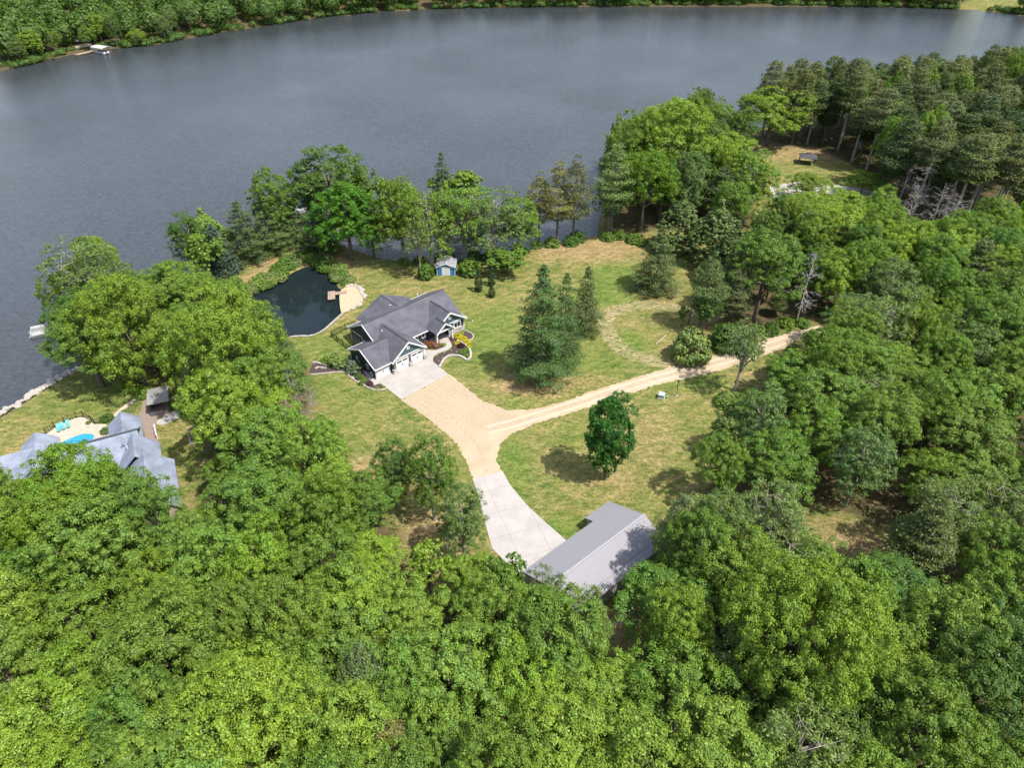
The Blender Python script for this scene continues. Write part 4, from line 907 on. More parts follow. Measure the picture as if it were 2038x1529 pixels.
# ---------------------------------------------------------------- undergrowth and reeds
VV = []
ug = random.Random(3)
for f_ in FORESTS:
    x0 = min(p[0] for p in f_); x1 = max(p[0] for p in f_); y0 = min(p[1] for p in f_); y1 = max(p[1] for p in f_)
    n = int((x1 - x0) * (y1 - y0) / 5); n = min(n, 9000)
    X_ = np.array([ug.uniform(x0, x1) for _ in range(n)]); Y_ = np.array([ug.uniform(y0, y1) for _ in range(n)])
    m_ = inpoly(X_, Y_, f_) & ~inpoly(X_, Y_, GAP); 
    for h_ in NOGO: m_ &= ~inpoly(X_, Y_, h_)
    X_, Y_ = X_[m_], Y_[m_]
    if not len(X_): continue
    c_ = np.stack([X_, Y_, rg.uniform(.2, 1.2, len(X_))], 1); VV.append(clumps(c_, np.tile([0, 0, 1.0], (len(X_), 1)), rg.uniform(.5, 1.1, len(X_)), 12, rg, .2))
o = link('undergrowth', quadmesh('undergrowth', np.concatenate(VV), LEAF)); o.color = (.06, .10, .025, 1)
tag(o, 'low leafy undergrowth on the floor of the woods', 'undergrowth', kind='stuff')
def scatter_bushes(line, n, key, cols_, lab, grp, spread=1.0, sz=(.8, 1.3), seed=1, cat='bush'):
    r_ = random.Random(seed); L = [0]
    for a, b in zip(line[:-1], line[1:]): L.append(L[-1] + math.dist(a, b))
    for i in range(n):
        t = (i + r_.random()) / n * L[-1]; j = max(q for q in range(len(L) - 1) if L[q] <= t); f = (t - L[j]) / (L[j + 1] - L[j] + 1e-9)
        x = line[j][0] * (1 - f) + line[j + 1][0] * f + r_.gauss(0, spread * .5); y = line[j][1] * (1 - f) + line[j + 1][1] * f + r_.gauss(0, spread * .5)
        s_ = r_.uniform(*sz); c = cols_[r_.randrange(len(cols_))]; p = PROTO[key]
        put(key, x, y, p['H'] * s_ * r_.uniform(.7, 1.1), p['R'] * s_, c, lab, cat, grp, r_.uniform(0, 6.28), z=-.1)
pondveg = GP([(300, 1130), (400, 1070), (500, 1010), (600, 930), (650, 880), (720, 850), (800, 840), (860, 870), (930, 920), (1000, 960), (1020, 1030)], 0, *Z4)
scatter_bushes(pondveg, 80, 'b', [(.12, .20, .04), (.09, .17, .03), (.15, .20, .07), (.075, .14, .03)], 'small leafy bush on the upper bank of the pond', 'bushes along the upper pond bank', 2.0, (.9, 1.7), 4)
scatter_bushes(GP([(450, 575), (470, 560), (490, 590), (480, 600)]), 8, 'b2', [MID, GRN], 'leafy bush at the shaded left end of the pond', 'bushes at the left end of the pond', 2, (1, 1.5), 5)
scatter_bushes(GP([(780, 522), (850, 520), (940, 505), (1010, 515), (1060, 500), (1110, 490), (1180, 474)]), 16, 'b2', [GRN, DRK, MID], 'leafy bush on the shore under the waterside trees', 'bushes under the waterside trees', 1.5, (.9, 1.5), 6)
scatter_bushes(GP([(1300, 500), (1240, 475), (1200, 475)]), 5, 'b2', [GRN, DRK], 'dark bush at the foot of the promontory trees', 'bushes below the promontory', 1.5, (1, 1.6), 7)
scatter_bushes(GP([(1420, 690), (1480, 672), (1540, 655), (1590, 645)]), 10, 'b2', [GRN, DRK, MID], 'dark bush along the upper edge of the lane', 'bushes along the upper lane edge', 1.2, (.9, 1.4), 8)
scatter_bushes(GP([(1450, 800), (1470, 830), (1430, 860), (1450, 890)]), 8, 'b2', [PAL, OLV, MID], 'pale loose bush at the left edge of the right wood', 'bushes edging the right wood', 2.0, (.9, 1.6), 9)
scatter_bushes(GP([(250, 770), (290, 790), (330, 800)]), 5, 'b2', [GRN, MID], 'shaded bush behind the garden pavilion', 'bushes behind the pavilion', 1.5, (.8, 1.2), 10)

def stones(line, n, r, lab, grp, mat, seed=1, rows=1, z=-.15):
    # boulders one could count near by: each its own object sharing a few meshes
    rr_ = np.random.default_rng(seed); protos = []
    import bmesh
    for q in range(4):
        bm = bmesh.new(); bmesh.ops.create_icosphere(bm, subdivisions=2, radius=1)
        off = rr_.normal(size=(6, 3))
        for v in bm.verts:
            k = 1 + .22 * math.sin(v.co.dot(Vector(off[0])) * 2.2 + q) + .15 * math.cos(v.co.dot(Vector(off[1])) * 3); v.co *= k; v.co.z *= .62
        me = bpy.data.meshes.new('boulder'); bm.to_mesh(me); bm.free(); me.materials.append(mat); protos.append(me)
    L = [0]
    for a, b in zip(line[:-1], line[1:]): L.append(L[-1] + math.dist(a, b))
    for i in range(n):
        t = (i + rr_.uniform(.2, .8)) / n * L[-1]; j = max(q for q in range(len(L) - 1) if L[q] <= t); f = (t - L[j]) / (L[j + 1] - L[j] + 1e-9)
        o = link('boulder', protos[i % 4]); s_ = r * rr_.uniform(.6, 1.35)
        o.location = (line[j][0] * (1 - f) + line[j + 1][0] * f + rr_.normal() * .3 * rows, line[j][1] * (1 - f) + line[j + 1][1] * f + rr_.normal() * .3 * rows, z + s_ * .2)
        o.scale = (s_ * rr_.uniform(.8, 1.2), s_, s_ * rr_.uniform(.7, 1.1)); o.rotation_euler = (0, 0, rr_.uniform(0, 6.28)); tag(o, lab, 'boulder', grp)
PSTONE = plain('pale_boulder', (.31, .28, .25), .95, .15, 1.5, .2)
stones(GP([(-60, 858), (0, 824), (60, 787), (130, 744), (160, 733)]), 80, .55, 'pale boulder in the riprap along the left lawn shore', 'riprap boulders of the left lawn', PSTONE, 1, 1.0)
stones(GP([(1045, 1000), (1060, 1050), (1120, 1046), (1165, 1085), (1178, 1140), (1150, 1190), (1090, 1222)], 0, *Z4), 34, .38, 'white boulder rimming the small sand beach', 'boulders round the sand beach', PSTONE, 2, .5, 0)
stones(GP([(820, 850), (860, 880), (940, 930), (980, 985), (985, 1040)], 0, *Z4), 14, .35, 'pale boulder among the plants on the upper right pond bank', 'boulders of the upper pond bank', PSTONE, 3, .9, 0)
tag(part('pond_edging', ribbon(smooth_poly(GP([(570, 1432), (700, 1414), (795, 1416), (875, 1385), (955, 1315), (1035, 1240), (1075, 1218)], 0, *Z4), 1, False), .34, -.5, .10, False, .5), PSTONE),
    'thin pale stone edging along the lower shore of the pond', 'pond edging')

# ================================================================ buildings
def roof_gable(g, ax, a0, a1, c, half, ze, zr, th=.17, sides=(1, 1)):
    for s_, on in ((-1, sides[0]), (1, sides[1])):
        if not on: continue
        q = [(a0, c + s_ * half, ze), (a1, c + s_ * half, ze), (a1, c, zr), (a0, c, zr)]
        if ax == 'y': q = [(p[1], p[0], p[2]) for p in q]
        g.slab(q, th)
def wall_gable(g, ax, a0, a1, c, hw, half, ze, zr, th=.2, z0=-.2, zmin=None):
    sl = (zr - ze) / half; za = zr - th - .03; zw = zr - sl * hw - th - .03; zb = z0 if zmin is None else zmin
    pr = [(c - hw, zb), (c + hw, zb), (c + hw, zw), (c, za), (c - hw, zw)]
    vs = [(a, p[0], p[1]) if ax == 'x' else (p[0], a, p[1]) for a in (a0, a1) for p in pr]
    g.add(vs, [(0, 1, 2, 3, 4), (9, 8, 7, 6, 5)] + [(i, (i + 1) % 5, 5 + (i + 1) % 5, 5 + i) for i in range(5)])
def rake(g, ax, a, c, half, ze, zr, wd=.12, ht=.30, up=.025, sides=(1, 1)):
    for s_, on in ((-1, sides[0]), (1, sides[1])):
        if on:
            p, q = (a, c + s_ * (half + .02), ze + up), (a, c, zr + up)
            if ax == 'y': p, q = (p[1], p[0], p[2]), (q[1], q[0], q[2])
            g.bar(p, q, wd, ht)
def fascia(g, ax, a0, a1, e, ze, wd=.1, ht=.22):
    p, q = (a0, e, ze + .015), (a1, e, ze + .015)
    if ax == 'y': p, q = (p[1], p[0], p[2]), (q[1], q[0], q[2])
    g.bar(p, q, wd, ht)
def ridgecap(g, ax, a0, a1, c, zr):
    p, q = (a0, c, zr + .05), (a1, c, zr + .05)
    if ax == 'y': p, q = (p[1], p[0], p[2]), (q[1], q[0], q[2])
    g.bar(p, q, .34, .12)
def window(parent, M, wd, ht, panes=1, name='window', fr=.12, depth=.08, glass=GLASS):   # M: local frame, x along wall, z up, -y outward
    g = Geo(M); g.box(-wd / 2, -wd / 2 + fr, -depth, .05, 0, ht); g.box(wd / 2 - fr, wd / 2, -depth, .05, 0, ht)
    g.box(-wd / 2 + fr, wd / 2 - fr, -depth, .05, ht - fr, ht); g.box(-wd / 2 + fr, wd / 2 - fr, -depth, .05, 0, fr)
    for i in range(1, panes):
        x = -wd / 2 + wd * i / panes; g.box(x - .04, x + .04, -depth + .01, .04, fr, ht - fr)
    w_ = part(name, g, WHITE, parent); g = Geo(M); g.box(-wd / 2 + fr, wd / 2 - fr, -.03, .03, fr, ht - fr); part('pane', g, glass, w_); return w_
def T(x, y, z, rz=0): return Matrix.Translation((x, y, z)) @ Matrix.Rotation(rz, 4, 'Z')

# ---------- dark house
hs = empty('house', tuple(HA), HANG, 'dark blue-black sided house with charcoal shingle roof, white trim and three white garage doors', 'house')
g = Geo(); cap = Geo()
def TR(fn, *a, par=None, name=None):
    t_ = Geo(); fn(t_, *a); part(name or {'rake': 'rake_board', 'fascia': 'fascia_board'}[fn.__name__], t_, WHITE, par or hs)
MX0, MX1, MC, MH, ME, MR = 3.7, 23.7, 9.35, 5.95, 2.75, 6.2
roof_gable(g, 'x', MX0, MX1, MC, MH, ME, MR); ridgecap(cap, 'x', MX0, MX1, MC, MR)
TR(rake, 'x', MX0 - .03, MC, MH, ME, MR); 
TR(fascia, 'x', 10.9, 15.4, MC - MH - .05, ME); TR(fascia, 'x', MX0, 7, MC + MH + .05, ME); TR(fascia, 'x', 19.4, MX1, MC + MH + .05, ME)
roof_gable(g, 'x', -.35, 7.0, 4.2, 4.65, 2.56, 4.86); ridgecap(cap, 'x', -.35, 6.0, 4.2, 4.86)
TR(rake, 'x', -.38, 4.2, 4.65, 2.56, 4.86, .12, .26); TR(fascia, 'x', -.35, 3.6, -.5, 2.56); TR(fascia, 'x', -.35, 3.8, 8.9, 2.56)
roof_gable(g, 'y', -1.0, 8.0, 7.2, 4.0, 2.72, 5.7); ridgecap(cap, 'y', -1.0, 7.0, 7.2, 5.7)
TR(rake, 'y', -1.04, 7.2, 4.0, 2.72, 5.7, .14, .34); TR(fascia, 'y', -1.0, 3.4, 11.24, 2.72); TR(fascia, 'y', -1.0, -.4, 3.16, 2.72)
roof_gable(g, 'y', 1.75, 8.8, 19.35, 4.2, 2.83, 5.75); ridgecap(cap, 'y', 1.75, 8.0, 19.35, 5.75)
TR(rake, 'y', 1.71, 19.35, 4.2, 2.83, 5.75, .14, .34); TR(fascia, 'y', 1.75, 4, 23.6, 2.83)
roof_gable(g, 'y', .55, 4.5, 17.15, 2.25, 2.95, 4.72); ridgecap(cap, 'y', .55, 3.4, 17.15, 4.72)
TR(rake, 'y', .51, 17.15, 2.25, 2.95, 4.72, .14, .32)
roof_gable(g, 'y', 10, 17.1, 13.3, 6.3, 2.7, 5.65); ridgecap(cap, 'y', 11.0, 16.9, 13.3, 5.65)
rf = part('roof', g, SHINGLE, hs); part('ridge_cap', cap, RIDGE, rf)
for (x, y, z) in [(6.3, 6.4, 4.75), (12.6, 12.6, 5.1), (19, 12, 5.4)]:
    g = Geo(); g.tube((x, y, z - .4), (x, y, z + .3), .09, .09, 8); g.box(x - .13, x + .13, y - .13, y + .13, z + .3, z + .34); part('roof_vent', g, WHITE, rf)
w_ = Geo(); wall_gable(w_, 'x', MX0 + .4, MX1 - .4, MC, 5.4, MH, ME, MR)
wall_gable(w_, 'x', 0, 7.0, 4.2, 4.15, 4.65, 2.56, 4.86); wall_gable(w_, 'y', 10.2, 16.6, 13.3, 5.8, 6.3, 2.7, 5.65)
w_.box(19.2, 23.1, 2.3, 8, -.3, 2.7)
part('wall', w_, SIDING, hs)
g = Geo(); wall_gable(g, 'y', -.6, 6.5, 7.2, 3.62, 4.0, 2.72, 5.7); part('garage_wall', g, GREYSID, hs)
for (yy, cx, hw, half, ze, zr, zb) in [(-.603, 7.2, 3.2, 4.0, 2.72, 5.7, 2.92), (2.25, 19.35, 3.7, 4.2, 2.83, 5.75, 3.0), (1.0, 17.15, 1.85, 2.25, 2.95, 4.72, 3.02)]:
    g = Geo(); g.add([(cx - hw, yy - .03, zb), (cx + hw, yy - .03, zb), (cx, yy - .03, zr - .3), (cx - hw, yy + .3, zb), (cx + hw, yy + .3, zb), (cx, yy + .3, zr - .3)], [(0, 1, 2), (5, 4, 3), (0, 3, 4, 1), (1, 4, 5, 2), (2, 5, 3, 0)])
    part('gable_panel', g, SIDING2, hs); TR(Geo.box, cx - hw - .25, cx + hw + .25, yy - .11, yy - .035, zb - .2, zb, name='gable_band')
window(hs, T(7.2, -.65, 3.9), .62, .62, fr=.16); window(hs, T(19.5, 2.2, 3.95), .62, .62, fr=.16)
for x, y in ((0, 0), (0, 8.3), (10.78, -.6), (3.62, -.6), (23.1, 2.3), (19.2, 2.3), (4.1, 14.7)):
    TR(Geo.box, x - .07, x + .07, y - .07, y + .07, 0, 2.62, name='corner_board')
for (x0, x1, yy) in ((.25, 3.0, 0), (4.25, 6.95, -.6), (7.75, 10.4, -.6)):
    g = Geo(); g.box(x0, x1, yy - .05, yy + .02, 0, 2.3); g.box(x0 - .12, x0, yy - .09, yy + .02, 0, 2.42); g.box(x1, x1 + .12, yy - .09, yy + .02, 0, 2.42); g.box(x0, x1, yy - .09, yy + .02, 2.3, 2.42)
    for z in (.57, 1.14, 1.71): g.box(x0 + .1, x1 - .1, yy - .075, yy - .05, z - .03, z + .03)
    d_ = part('garage_door', g, WHITE, hs); g = Geo(); xm = (x0 + x1) / 2
    g.box(x0 + .15, xm - .12, yy - .085, yy - .05, 1.86, 2.16); g.box(xm + .12, x1 - .15, yy - .085, yy - .05, 1.86, 2.16); part('door_window', g, GLASS, d_)
    g = Geo(); g.box(xm - .12, xm - .06, yy - .11, yy - .05, .95, 1.4); g.box(xm + .06, xm + .12, yy - .11, yy - .05, .95, 1.4); part('handle', g, BLACK, d_)
for x, wd in ((3.7, .42), (7.35, .36), (10.72, .36)):
    g = Geo(); g.box(x - wd, x + wd, -1.0, -.5, 0, .95); s_ = part('stone_pier', g, VENEER, hs); g = Geo(); g.box(x - .17, x + .17, -.85, -.52, .95, 2.6); part('post', g, WHITE if x > 8 else GREYSID, hs)
g = Geo(); g.box(19.25, 23.18, 2.19, 2.28, -.3, .95); g.box(23.1, 23.19, 2.3, 8, -.3, .95); part('stone_base', g, VENEER, hs)
g = Geo(); g.box(19.1, 23.25, 2.12, 2.185, .95, 1.05); part('stone_cap', g, WHITE, hs)
window(hs, T(21.3, 2.26, 1.15), 1.9, 1.45, 2, fr=.16); window(hs, T(12.3, 3.92, 1.1), .8, 1.1); window(hs, T(14.0, 3.92, 1.1), .9, 1.2)
window(hs, T(-.03, 6.1, 1.2, -math.pi / 2), .6, .95); window(hs, T(-.03, 2.6, 1.2, -math.pi / 2), .7, 1.0)
# porch
g = Geo(); g.box(15.0, 19.1, .8, 3.95, -.1, .12); part('porch_floor', g, WALKC, hs)
for x in (15.15, 18.95):
    g = Geo(); g.box(x - .22, x + .22, .75, 1.19, .12, 1.0); part('stone_pier', g, VENEER if x > 16 else WHITE, hs); g = Geo(); g.box(x - .15, x + .15, .82, 1.12, 1.0, 2.9); part('post', g, WHITE, hs)
g = Geo(); g.box(14.9, 19.2, .88, 1.06, 2.72, 2.95); part('porch_beam', g, WHITE, hs)
g = Geo(); g.box(16.6, 17.6, 3.84, 3.93, .12, 2.2); d_ = part('front_door', g, CEDARW, hs)
# screen porch on the left gable wall
g = Geo()
g.box(4.0, 4.1, 14.5, 14.7, 0, 2.5); g.box(4.0, 4.1, 10.6, 14.7, 2.4, 2.55); g.box(4.0, 4.1, 10.5, 10.65, 0, 2.55); g.box(4.02, 4.09, 10.65, 14.5, .85, .95); g.box(4.02, 4.09, 10.65, 14.5, .1, .2)
for y in (11.6, 12.6, 13.6): g.box(4.02, 4.09, y - .04, y + .04, .1, 2.4)
fr_ = part('porch_frame', g, WHITE, hs); g = Geo(); g.box(4.05, 4.085, 10.65, 14.5, .2, 2.4); part('screen', g, SCREEN, fr_)
window(hs, T(4.06, 9.5, 1.0, -math.pi / 2), .9, 1.2, glass=plain('green_glass', (.05, .16, .10), .3, .1, 2))
g = Geo(); g.box(-.45, -.05, .9, 1.5, .3, 1.2); tag(part('meter_box', g, METALW, hs), 'pale grey meter box')
# small things at the house
def fence(pts, ht, name, label, sp=.16, closed=False, mat=BLACK, bays=2.4):
    e_ = empty(name, (*pts[0], 0), 0, label, 'fence'); o0 = Vector((*pts[0], 0))
    for a, b in zip(pts[:-1], pts[1:]):
        a = Vector((*a, 0)) - o0; b = Vector((*b, 0)) - o0; L = (b - a).length; nb = max(1, round(L / bays))
        g = Geo(); g.bar(a + Vector((0, 0, ht - .06)), b + Vector((0, 0, ht - .06)), .05, .05); g.bar(a + Vector((0, 0, .2)), b + Vector((0, 0, .2)), .05, .05)
        k = int(L / sp)
        for i in range(k): p = a.lerp(b, i / k); g.box(p.x - .015, p.x + .015, p.y - .015, p.y + .015, .08, ht)
        part('fence_panel', g, mat, e_)
        for i in range(nb + 1):
            p = a.lerp(b, i / nb); g = Geo(); g.box(p.x - .045, p.x + .045, p.y - .045, p.y + .045, 0, ht + .12); part('post', g, mat, e_)
    return e_
def hl(*p): return tuple((HM @ Vector((*p, 0)))[:2])
fence([hl(1.6, 9.0), hl(1.5, 13.9), hl(1.5, 18.2), hl(5.0, 18.6), hl(7.0, 18.4), hl(7.4, 16.7)], 1.3, 'metal_fence', 'black metal picket fence round the yard at the left end of the dark house')
# plantings round the house
def bpx(key, zx, zy, r, h, col, label, org, group=None):
    x, y = GP([(zx, zy)], 0, *org)[0]; return put(key, x, y, h, r, col, label, 'bush', group, z=0.02)
bpx('b2', 1290, 850, 2.0, 2.4, (.10, .15, .10), 'round blue-green shrub at the left corner of the garage', ZL)
bpx('bl', 1010, 760, 2.2, 2.8, PAL, 'light green leafy shrub in the bed left of the garage shrub', ZL)
bpx('b2', 830, 720, 1.5, 1.8, MID, 'smaller light shrub at the far end of the left bed', ZL)
for i, (zx, zy, r, c, lb) in enumerate([(1350, 985, .8, DRK, 'dark green low shrub uppermost along the garage side wall'), (1440, 1050, .8, GRN, 'mid green low shrub second along the garage side wall'), (1400, 1110, .6, DRK, 'dark low shrub beside the boulders by the garage'),
        (1560, 1110, .7, (.07, .035, .035), 'dark red low shrub near the side walk of the garage'), (1680, 1190, .45, BRI, 'small bright green plant in the corner bed by the pad'), (1800, 1165, .4, BRI, 'smallest bright plant in the corner bed by the pad')]):
    bpx('b', zx, zy, r, r * .9, c, lb, ZL)
for zx, zy, r, h, c, lb in [(1180, 420, 1.0, 1.1, (.36, .34, .02), 'yellow shrub nearest the stone base of the dark house'), (1310, 480, 1.0, 1.0, (.40, .37, .02), 'bright yellow shrub in the middle of the yellow row'), (1400, 560, .8, .8, (.40, .37, .02), 'yellow shrub at the lower end of the yellow row'),
        (1440, 650, .55, .6, (.38, .35, .02), 'smallest yellow shrub draping over the bed edging'), (1140, 570, .65, .7, (.42, .33, .04), 'golden round shrub inside the mulch bed'), (1240, 640, .8, .8, (.035, .02, .02), 'dark maroon shrub beside the golden one'),
        (1280, 800, .8, .7, GRN, 'green shrub in the round end of the mulch bed'), (1380, 880, .6, .6, MID, 'green plant at the tip of the mulch bed'), (1400, 740, .7, .6, MID, 'green plant along the right edge of the mulch bed'),
        (1200, 850, .4, .35, BLG, 'blue-grey tuft near the grass side of the mulch bed'), (600, 640, 1.1, 1.7, (.20, .12, .09), 'pinkish brown weeping shrub by the garage corner'), (480, 640, .8, 1.3, (.20, .10, .06), 'reddish shrub squeezed beside the garage corner'),
        (370, 600, .7, 1.2, (.25, .10, .05), 'orange-brown shrub against the garage wall'), (790, 600, .5, .5, BRI, 'round green plant in the small bed inside the walk curve'), (990, 460, .45, .5, (.10, .03, .03), 'dark red plant at the porch corner')]:
    bpx('b', zx, zy, r, h, c, lb, ZW)
for i, (zx, zy) in enumerate([(630, 880), (680, 1010), (770, 925), (820, 795), (985, 735), (955, 845), (1135, 780)]):
    bpx('b', zx, zy, .2, .2, (.3, .36, .16), 'small pale green tuft planted in the dark mulch', ZW, 'pale tufts in the mulch bed')
def boulder(px, py, r, label, mat=PSTONE):
    import bmesh
    bm = bmesh.new(); bmesh.ops.create_icosphere(bm, subdivisions=2, radius=r)
    for v in bm.verts: v.co *= 1 + .15 * math.sin(v.co.x * 7 / r + px) + .1 * math.cos(v.co.y * 5 / r); v.co.z *= .6
    me_ = bpy.data.meshes.new('boulder'); bm.to_mesh(me_); bm.free(); me_.materials.append(mat); o = link('boulder', me_); x, y, _ = G(px, py); o.location = (x, y, r * .25); tag(o, label, 'boulder')
boulder(560 + 1270 * .11286, 640 + 1000 * .11286, .4, 'tan boulder at the edge of the bed, upper one'); boulder(560 + 1370 * .11286, 640 + 1080 * .11286, .4, 'tan boulder at the edge of the bed, lower one')
boulder(941, 639, .25, 'small white stone alone on the lawn right of the dark house')

# ---------- metal barn
bn_ = empty('barn', (1.379, 59.472, 0), R(40.82), 'long metal barn with pale ribbed roof and a short side annex', 'barn')
g = Geo()
g.slab([(0, 0, 3), (18.4, 0, 3), (18.4, -5, 5), (0, -5, 5)], .14)
g.slab([(13.4, 1.6, 2.36), (18.4, 1.6, 2.36), (18.4, .01, 2.997), (13.4, .01, 2.997)], .14)
g.slab([(0, -8.35, 3.5), (18.4, -8.35, 3.5), (18.4, -5, 5), (0, -5, 5)][::-1], .14)
rf = part('roof', g, METALROOF, bn_)
g = Geo(); g.slab([(0, -9.5, 3.22), (18.4, -9.5, 3.22), (18.4, -8.37, 3.47), (0, -8.37, 3.47)][::-1], .12); part('lean_to_roof', g, METALROOF, bn_)
g = Geo(); g.bar((0, -5, 5.06), (18.4, -5, 5.06), .3, .1); part('ridge_cap', g, plain('ridge_metal', (.26, .25, .27), .5, .05, 2), rf)
g = Geo(); g.bar((0, -9.55, 3.2), (18.4, -9.55, 3.2), .09, .14); part('gutter', g, plain('brown_gutter', (.17, .07, .05), .5, .1, 2), bn_)
g = Geo(); g.add([(.25, -.25, -.2), (.25, -9.1, -.2), (.25, -9.1, 3.08), (.25, -8.3, 3.3), (.25, -5, 4.8), (.25, -.25, 2.88), (18.15, -.25, -.2), (18.15, -9.1, -.2), (18.15, -9.1, 3.08), (18.15, -8.3, 3.3), (18.15, -5, 4.8), (18.15, -.25, 2.88)],
    [(0, 1, 2, 3, 4, 5), (11, 10, 9, 8, 7, 6)] + [(i, (i + 1) % 6, 6 + (i + 1) % 6, 6 + i) for i in range(6)]); g.box(13.6, 18.1, -.24, 1.3, -.2, 2.28)
part('wall', g, METALW, bn_)
for x in (3.2, 7.8):
    g = Geo(); g.box(x - 1.6, x + 1.6, -.24, -.17, .05, 2.6); part('garage_door', g, WHITE, bn_)

# ---------- neighbour's house with blue-grey roof, pool and garden
NA = Vector((-69.816, 79.558, 0)); NM = Matrix.Translation(NA) @ Matrix.Rotation(R(26.09), 4, 'Z')
nh = empty('house', tuple(NA), R(26.09), 'neighbour house with many-gabled blue-grey shingle roof behind leafy trees', 'house')
g = Geo(); cap = Geo()
roof_gable(g, 'x', -3.2, 11.7, 0, 4.6, 3.0, 6.0); ridgecap(cap, 'x', -2.0, 11.7, 0, 6.0)
roof_gable(g, 'y', -2, 7.2, 9.35, 2.5, 3.02, 5.2)
roof_gable(g, 'y', -1.5, 7.6, -3.1, 2.75, 3.04, 5.1)
g.slab([(-8.3, 1.6, 3.0), (-2.4, 1.6, 3.0), (-2.4, 3.7, 5.0), (-8.3, 3.7, 5.0)], .15); g.slab([(-8.3, 5.8, 3.0), (-2.4, 5.8, 3.0), (-2.4, 3.7, 5.0), (-8.3, 3.7, 5.0)], .15)
g.slab([(-9.5, -4.6, 3.02), (-3.1, -4.6, 3.02), (-3.1, 1.6, 4.4), (-9.5, 1.6, 3.1)], .15)
g.slab([(14.15, -.8, 3.0), (14.15, -6.6, 3.0), (11, -6.6, 6.02), (11, -.8, 6.02)], .15); g.slab([(7.8, -.8, 3.0), (7.8, -6.6, 3.0), (11, -6.6, 6.02), (11, -.8, 6.02)], .15)
roof_gable(g, 'y', -17.3, -6.2, 12.2, 3.65, 3.03, 6.05)
rf = part('roof', g, SHINGLE2, nh); part('ridge_cap', cap, RIDGE, rf)
g = Geo(); g.tube((9.9, -3.0, 4.6), (9.9, -3.0, 5.6), .1, .1, 8); part('roof_vent', g, WHITE, rf)
TAN = plain('tan_siding', (.36, .30, .24), .8, .1, 3)
g = Geo(); wall_gable(g, 'x', -2.9, 11.3, 0, 4.2, 4.6, 3.0, 6.0); wall_gable(g, 'y', -1, 6.8, 9.35, 2.2, 2.5, 3.02, 5.2); wall_gable(g, 'y', -1, 7.2, -3.1, 2.4, 2.75, 3.04, 5.1)
g.box(-8.1, -3, -4.2, 5.4, -.2, 2.9); g.box(8.2, 13.8, -6.4, -1.1, -.2, 2.8); wall_gable(g, 'y', -17.0, -6.5, 12.2, 3.3, 3.65, 3.03, 6.05)
part('wall', g, TAN, nh)
def npt(x, y): return tuple((NM @ Vector((x, y, 0)))[:2])
def nz(pts): return GP(pts, 0, (0, 780), .19627)
sheet('pool_patio', smooth_poly(nz([(380, 470), (480, 420), (560, 360), (680, 300), (760, 262), (860, 258), (940, 285), (960, 330), (1110, 330), (1130, 470), (1000, 640), (500, 700)]), 1), .03, PATIOC)
sheet('brick_patio', nz([(1410, 230), (1440, 170), (1470, 20), (1680, 20), (1720, 200), (1600, 260), (1580, 380), (1600, 520), (1440, 480)]), .035, BRICK)
sheet('garden_path', smooth_poly(nz([(1130, 250), (1240, 150), (1330, 90), (1400, 50), (1480, 20), (1480, 60), (1400, 90), (1280, 160), (1180, 260)]), 1), .028, PATIOC)
sheet('garden_path', smooth_poly(nz([(1585, 330), (1590, 290), (1700, 220), (1830, 190), (1950, 120), (1960, 170), (1860, 240), (1740, 300), (1640, 340)]), 1), .03, CONC2)
pl = empty('swimming_pool', (*nz([(780, 500)])[0], 0), 0, 'bright blue kidney-shaped swimming pool behind the blue-grey roofed house', 'swimming pool')
pp = smooth_poly(nz([(560, 640), (605, 520), (700, 475), (800, 435), (880, 420), (950, 428), (975, 455), (920, 520), (800, 600), (650, 680)]), 2)
pp = [(x - pl.location.x, y - pl.location.y) for x, y in pp]
g = Geo(); g.prism(pp, .0, .055); part('water', g, POOLM, pl); part('coping', ribbon(pp, .3, 0, .075, True), PATIOC, pl)
fence([p for p in nz([(470, 430), (560, 365), (660, 310), (780, 265), (850, 258), (930, 300), (965, 330), (1110, 300)])], 1.2, 'metal_fence', 'thin dark fence curving round the pool patio', .3)
def lounge(px, py, rz, lb):
    x, y = nz([(px, py)])[0]; e_ = empty('lounge_chair', (x, y, .03), rz, lb, 'lounge chair'); g = Geo(); g.box(-.3, .3, -.6, .6, .28, .34); part('seat', g, TEAL, e_)
    g = Geo(Matrix.Translation((0, .6, .3)) @ Matrix.Rotation(R(35), 4, 'X')); g.box(-.3, .3, 0, .65, 0, .06); part('backrest', g, TEAL, e_)
    for sx in (-.26, .26):
        for sy in (-.5, .5): g = Geo(); g.box(sx - .025, sx + .025, sy - .025, sy + .025, 0, .28); part('leg', g, WHITE, e_)
lounge(600, 395, .5, 'teal lounge chair nearest the dark pool fence, left one'); lounge(645, 375, .7, 'teal lounge chair right of the leftmost one on the pool patio'); lounge(695, 355, .5, 'teal lounge chair farthest right on the pool patio')
# pavilion
c4 = nz([(1465, 30), (1660, 0), (1680, 90), (1490, 130)])
P0 = Vector(G(*(1490 * .19627, 780 + 130 * .19627), 2.6)); P1 = Vector(G(1680 * .19627, 780 + 92 * .19627, 2.6)); ang = math.atan2(P1.y - P0.y, P1.x - P0.x)
pv = empty('garden_pavilion', (P0.x, P0.y, 0), ang, 'open-fronted garden pavilion with grey shingle roof beside the brick patio', 'pavilion')
g = Geo(); g.slab([(-.1, -.1, 2.55), (3.5, -.1, 2.55), (3.4, 2.4, 3.1), (0, 2.4, 3.1)], .12); g.slab([(-.1, 4.6, 2.55), (3.5, 4.6, 2.55), (3.4, 2.42, 3.09), (0, 2.42, 3.09)], .12); rf = part('roof', g, GREYSH, pv)
g = Geo(); g.box(1.4, 1.9, 1.4, 1.8, 2.8, 3.35); part('chimney', g, STONE, rf)
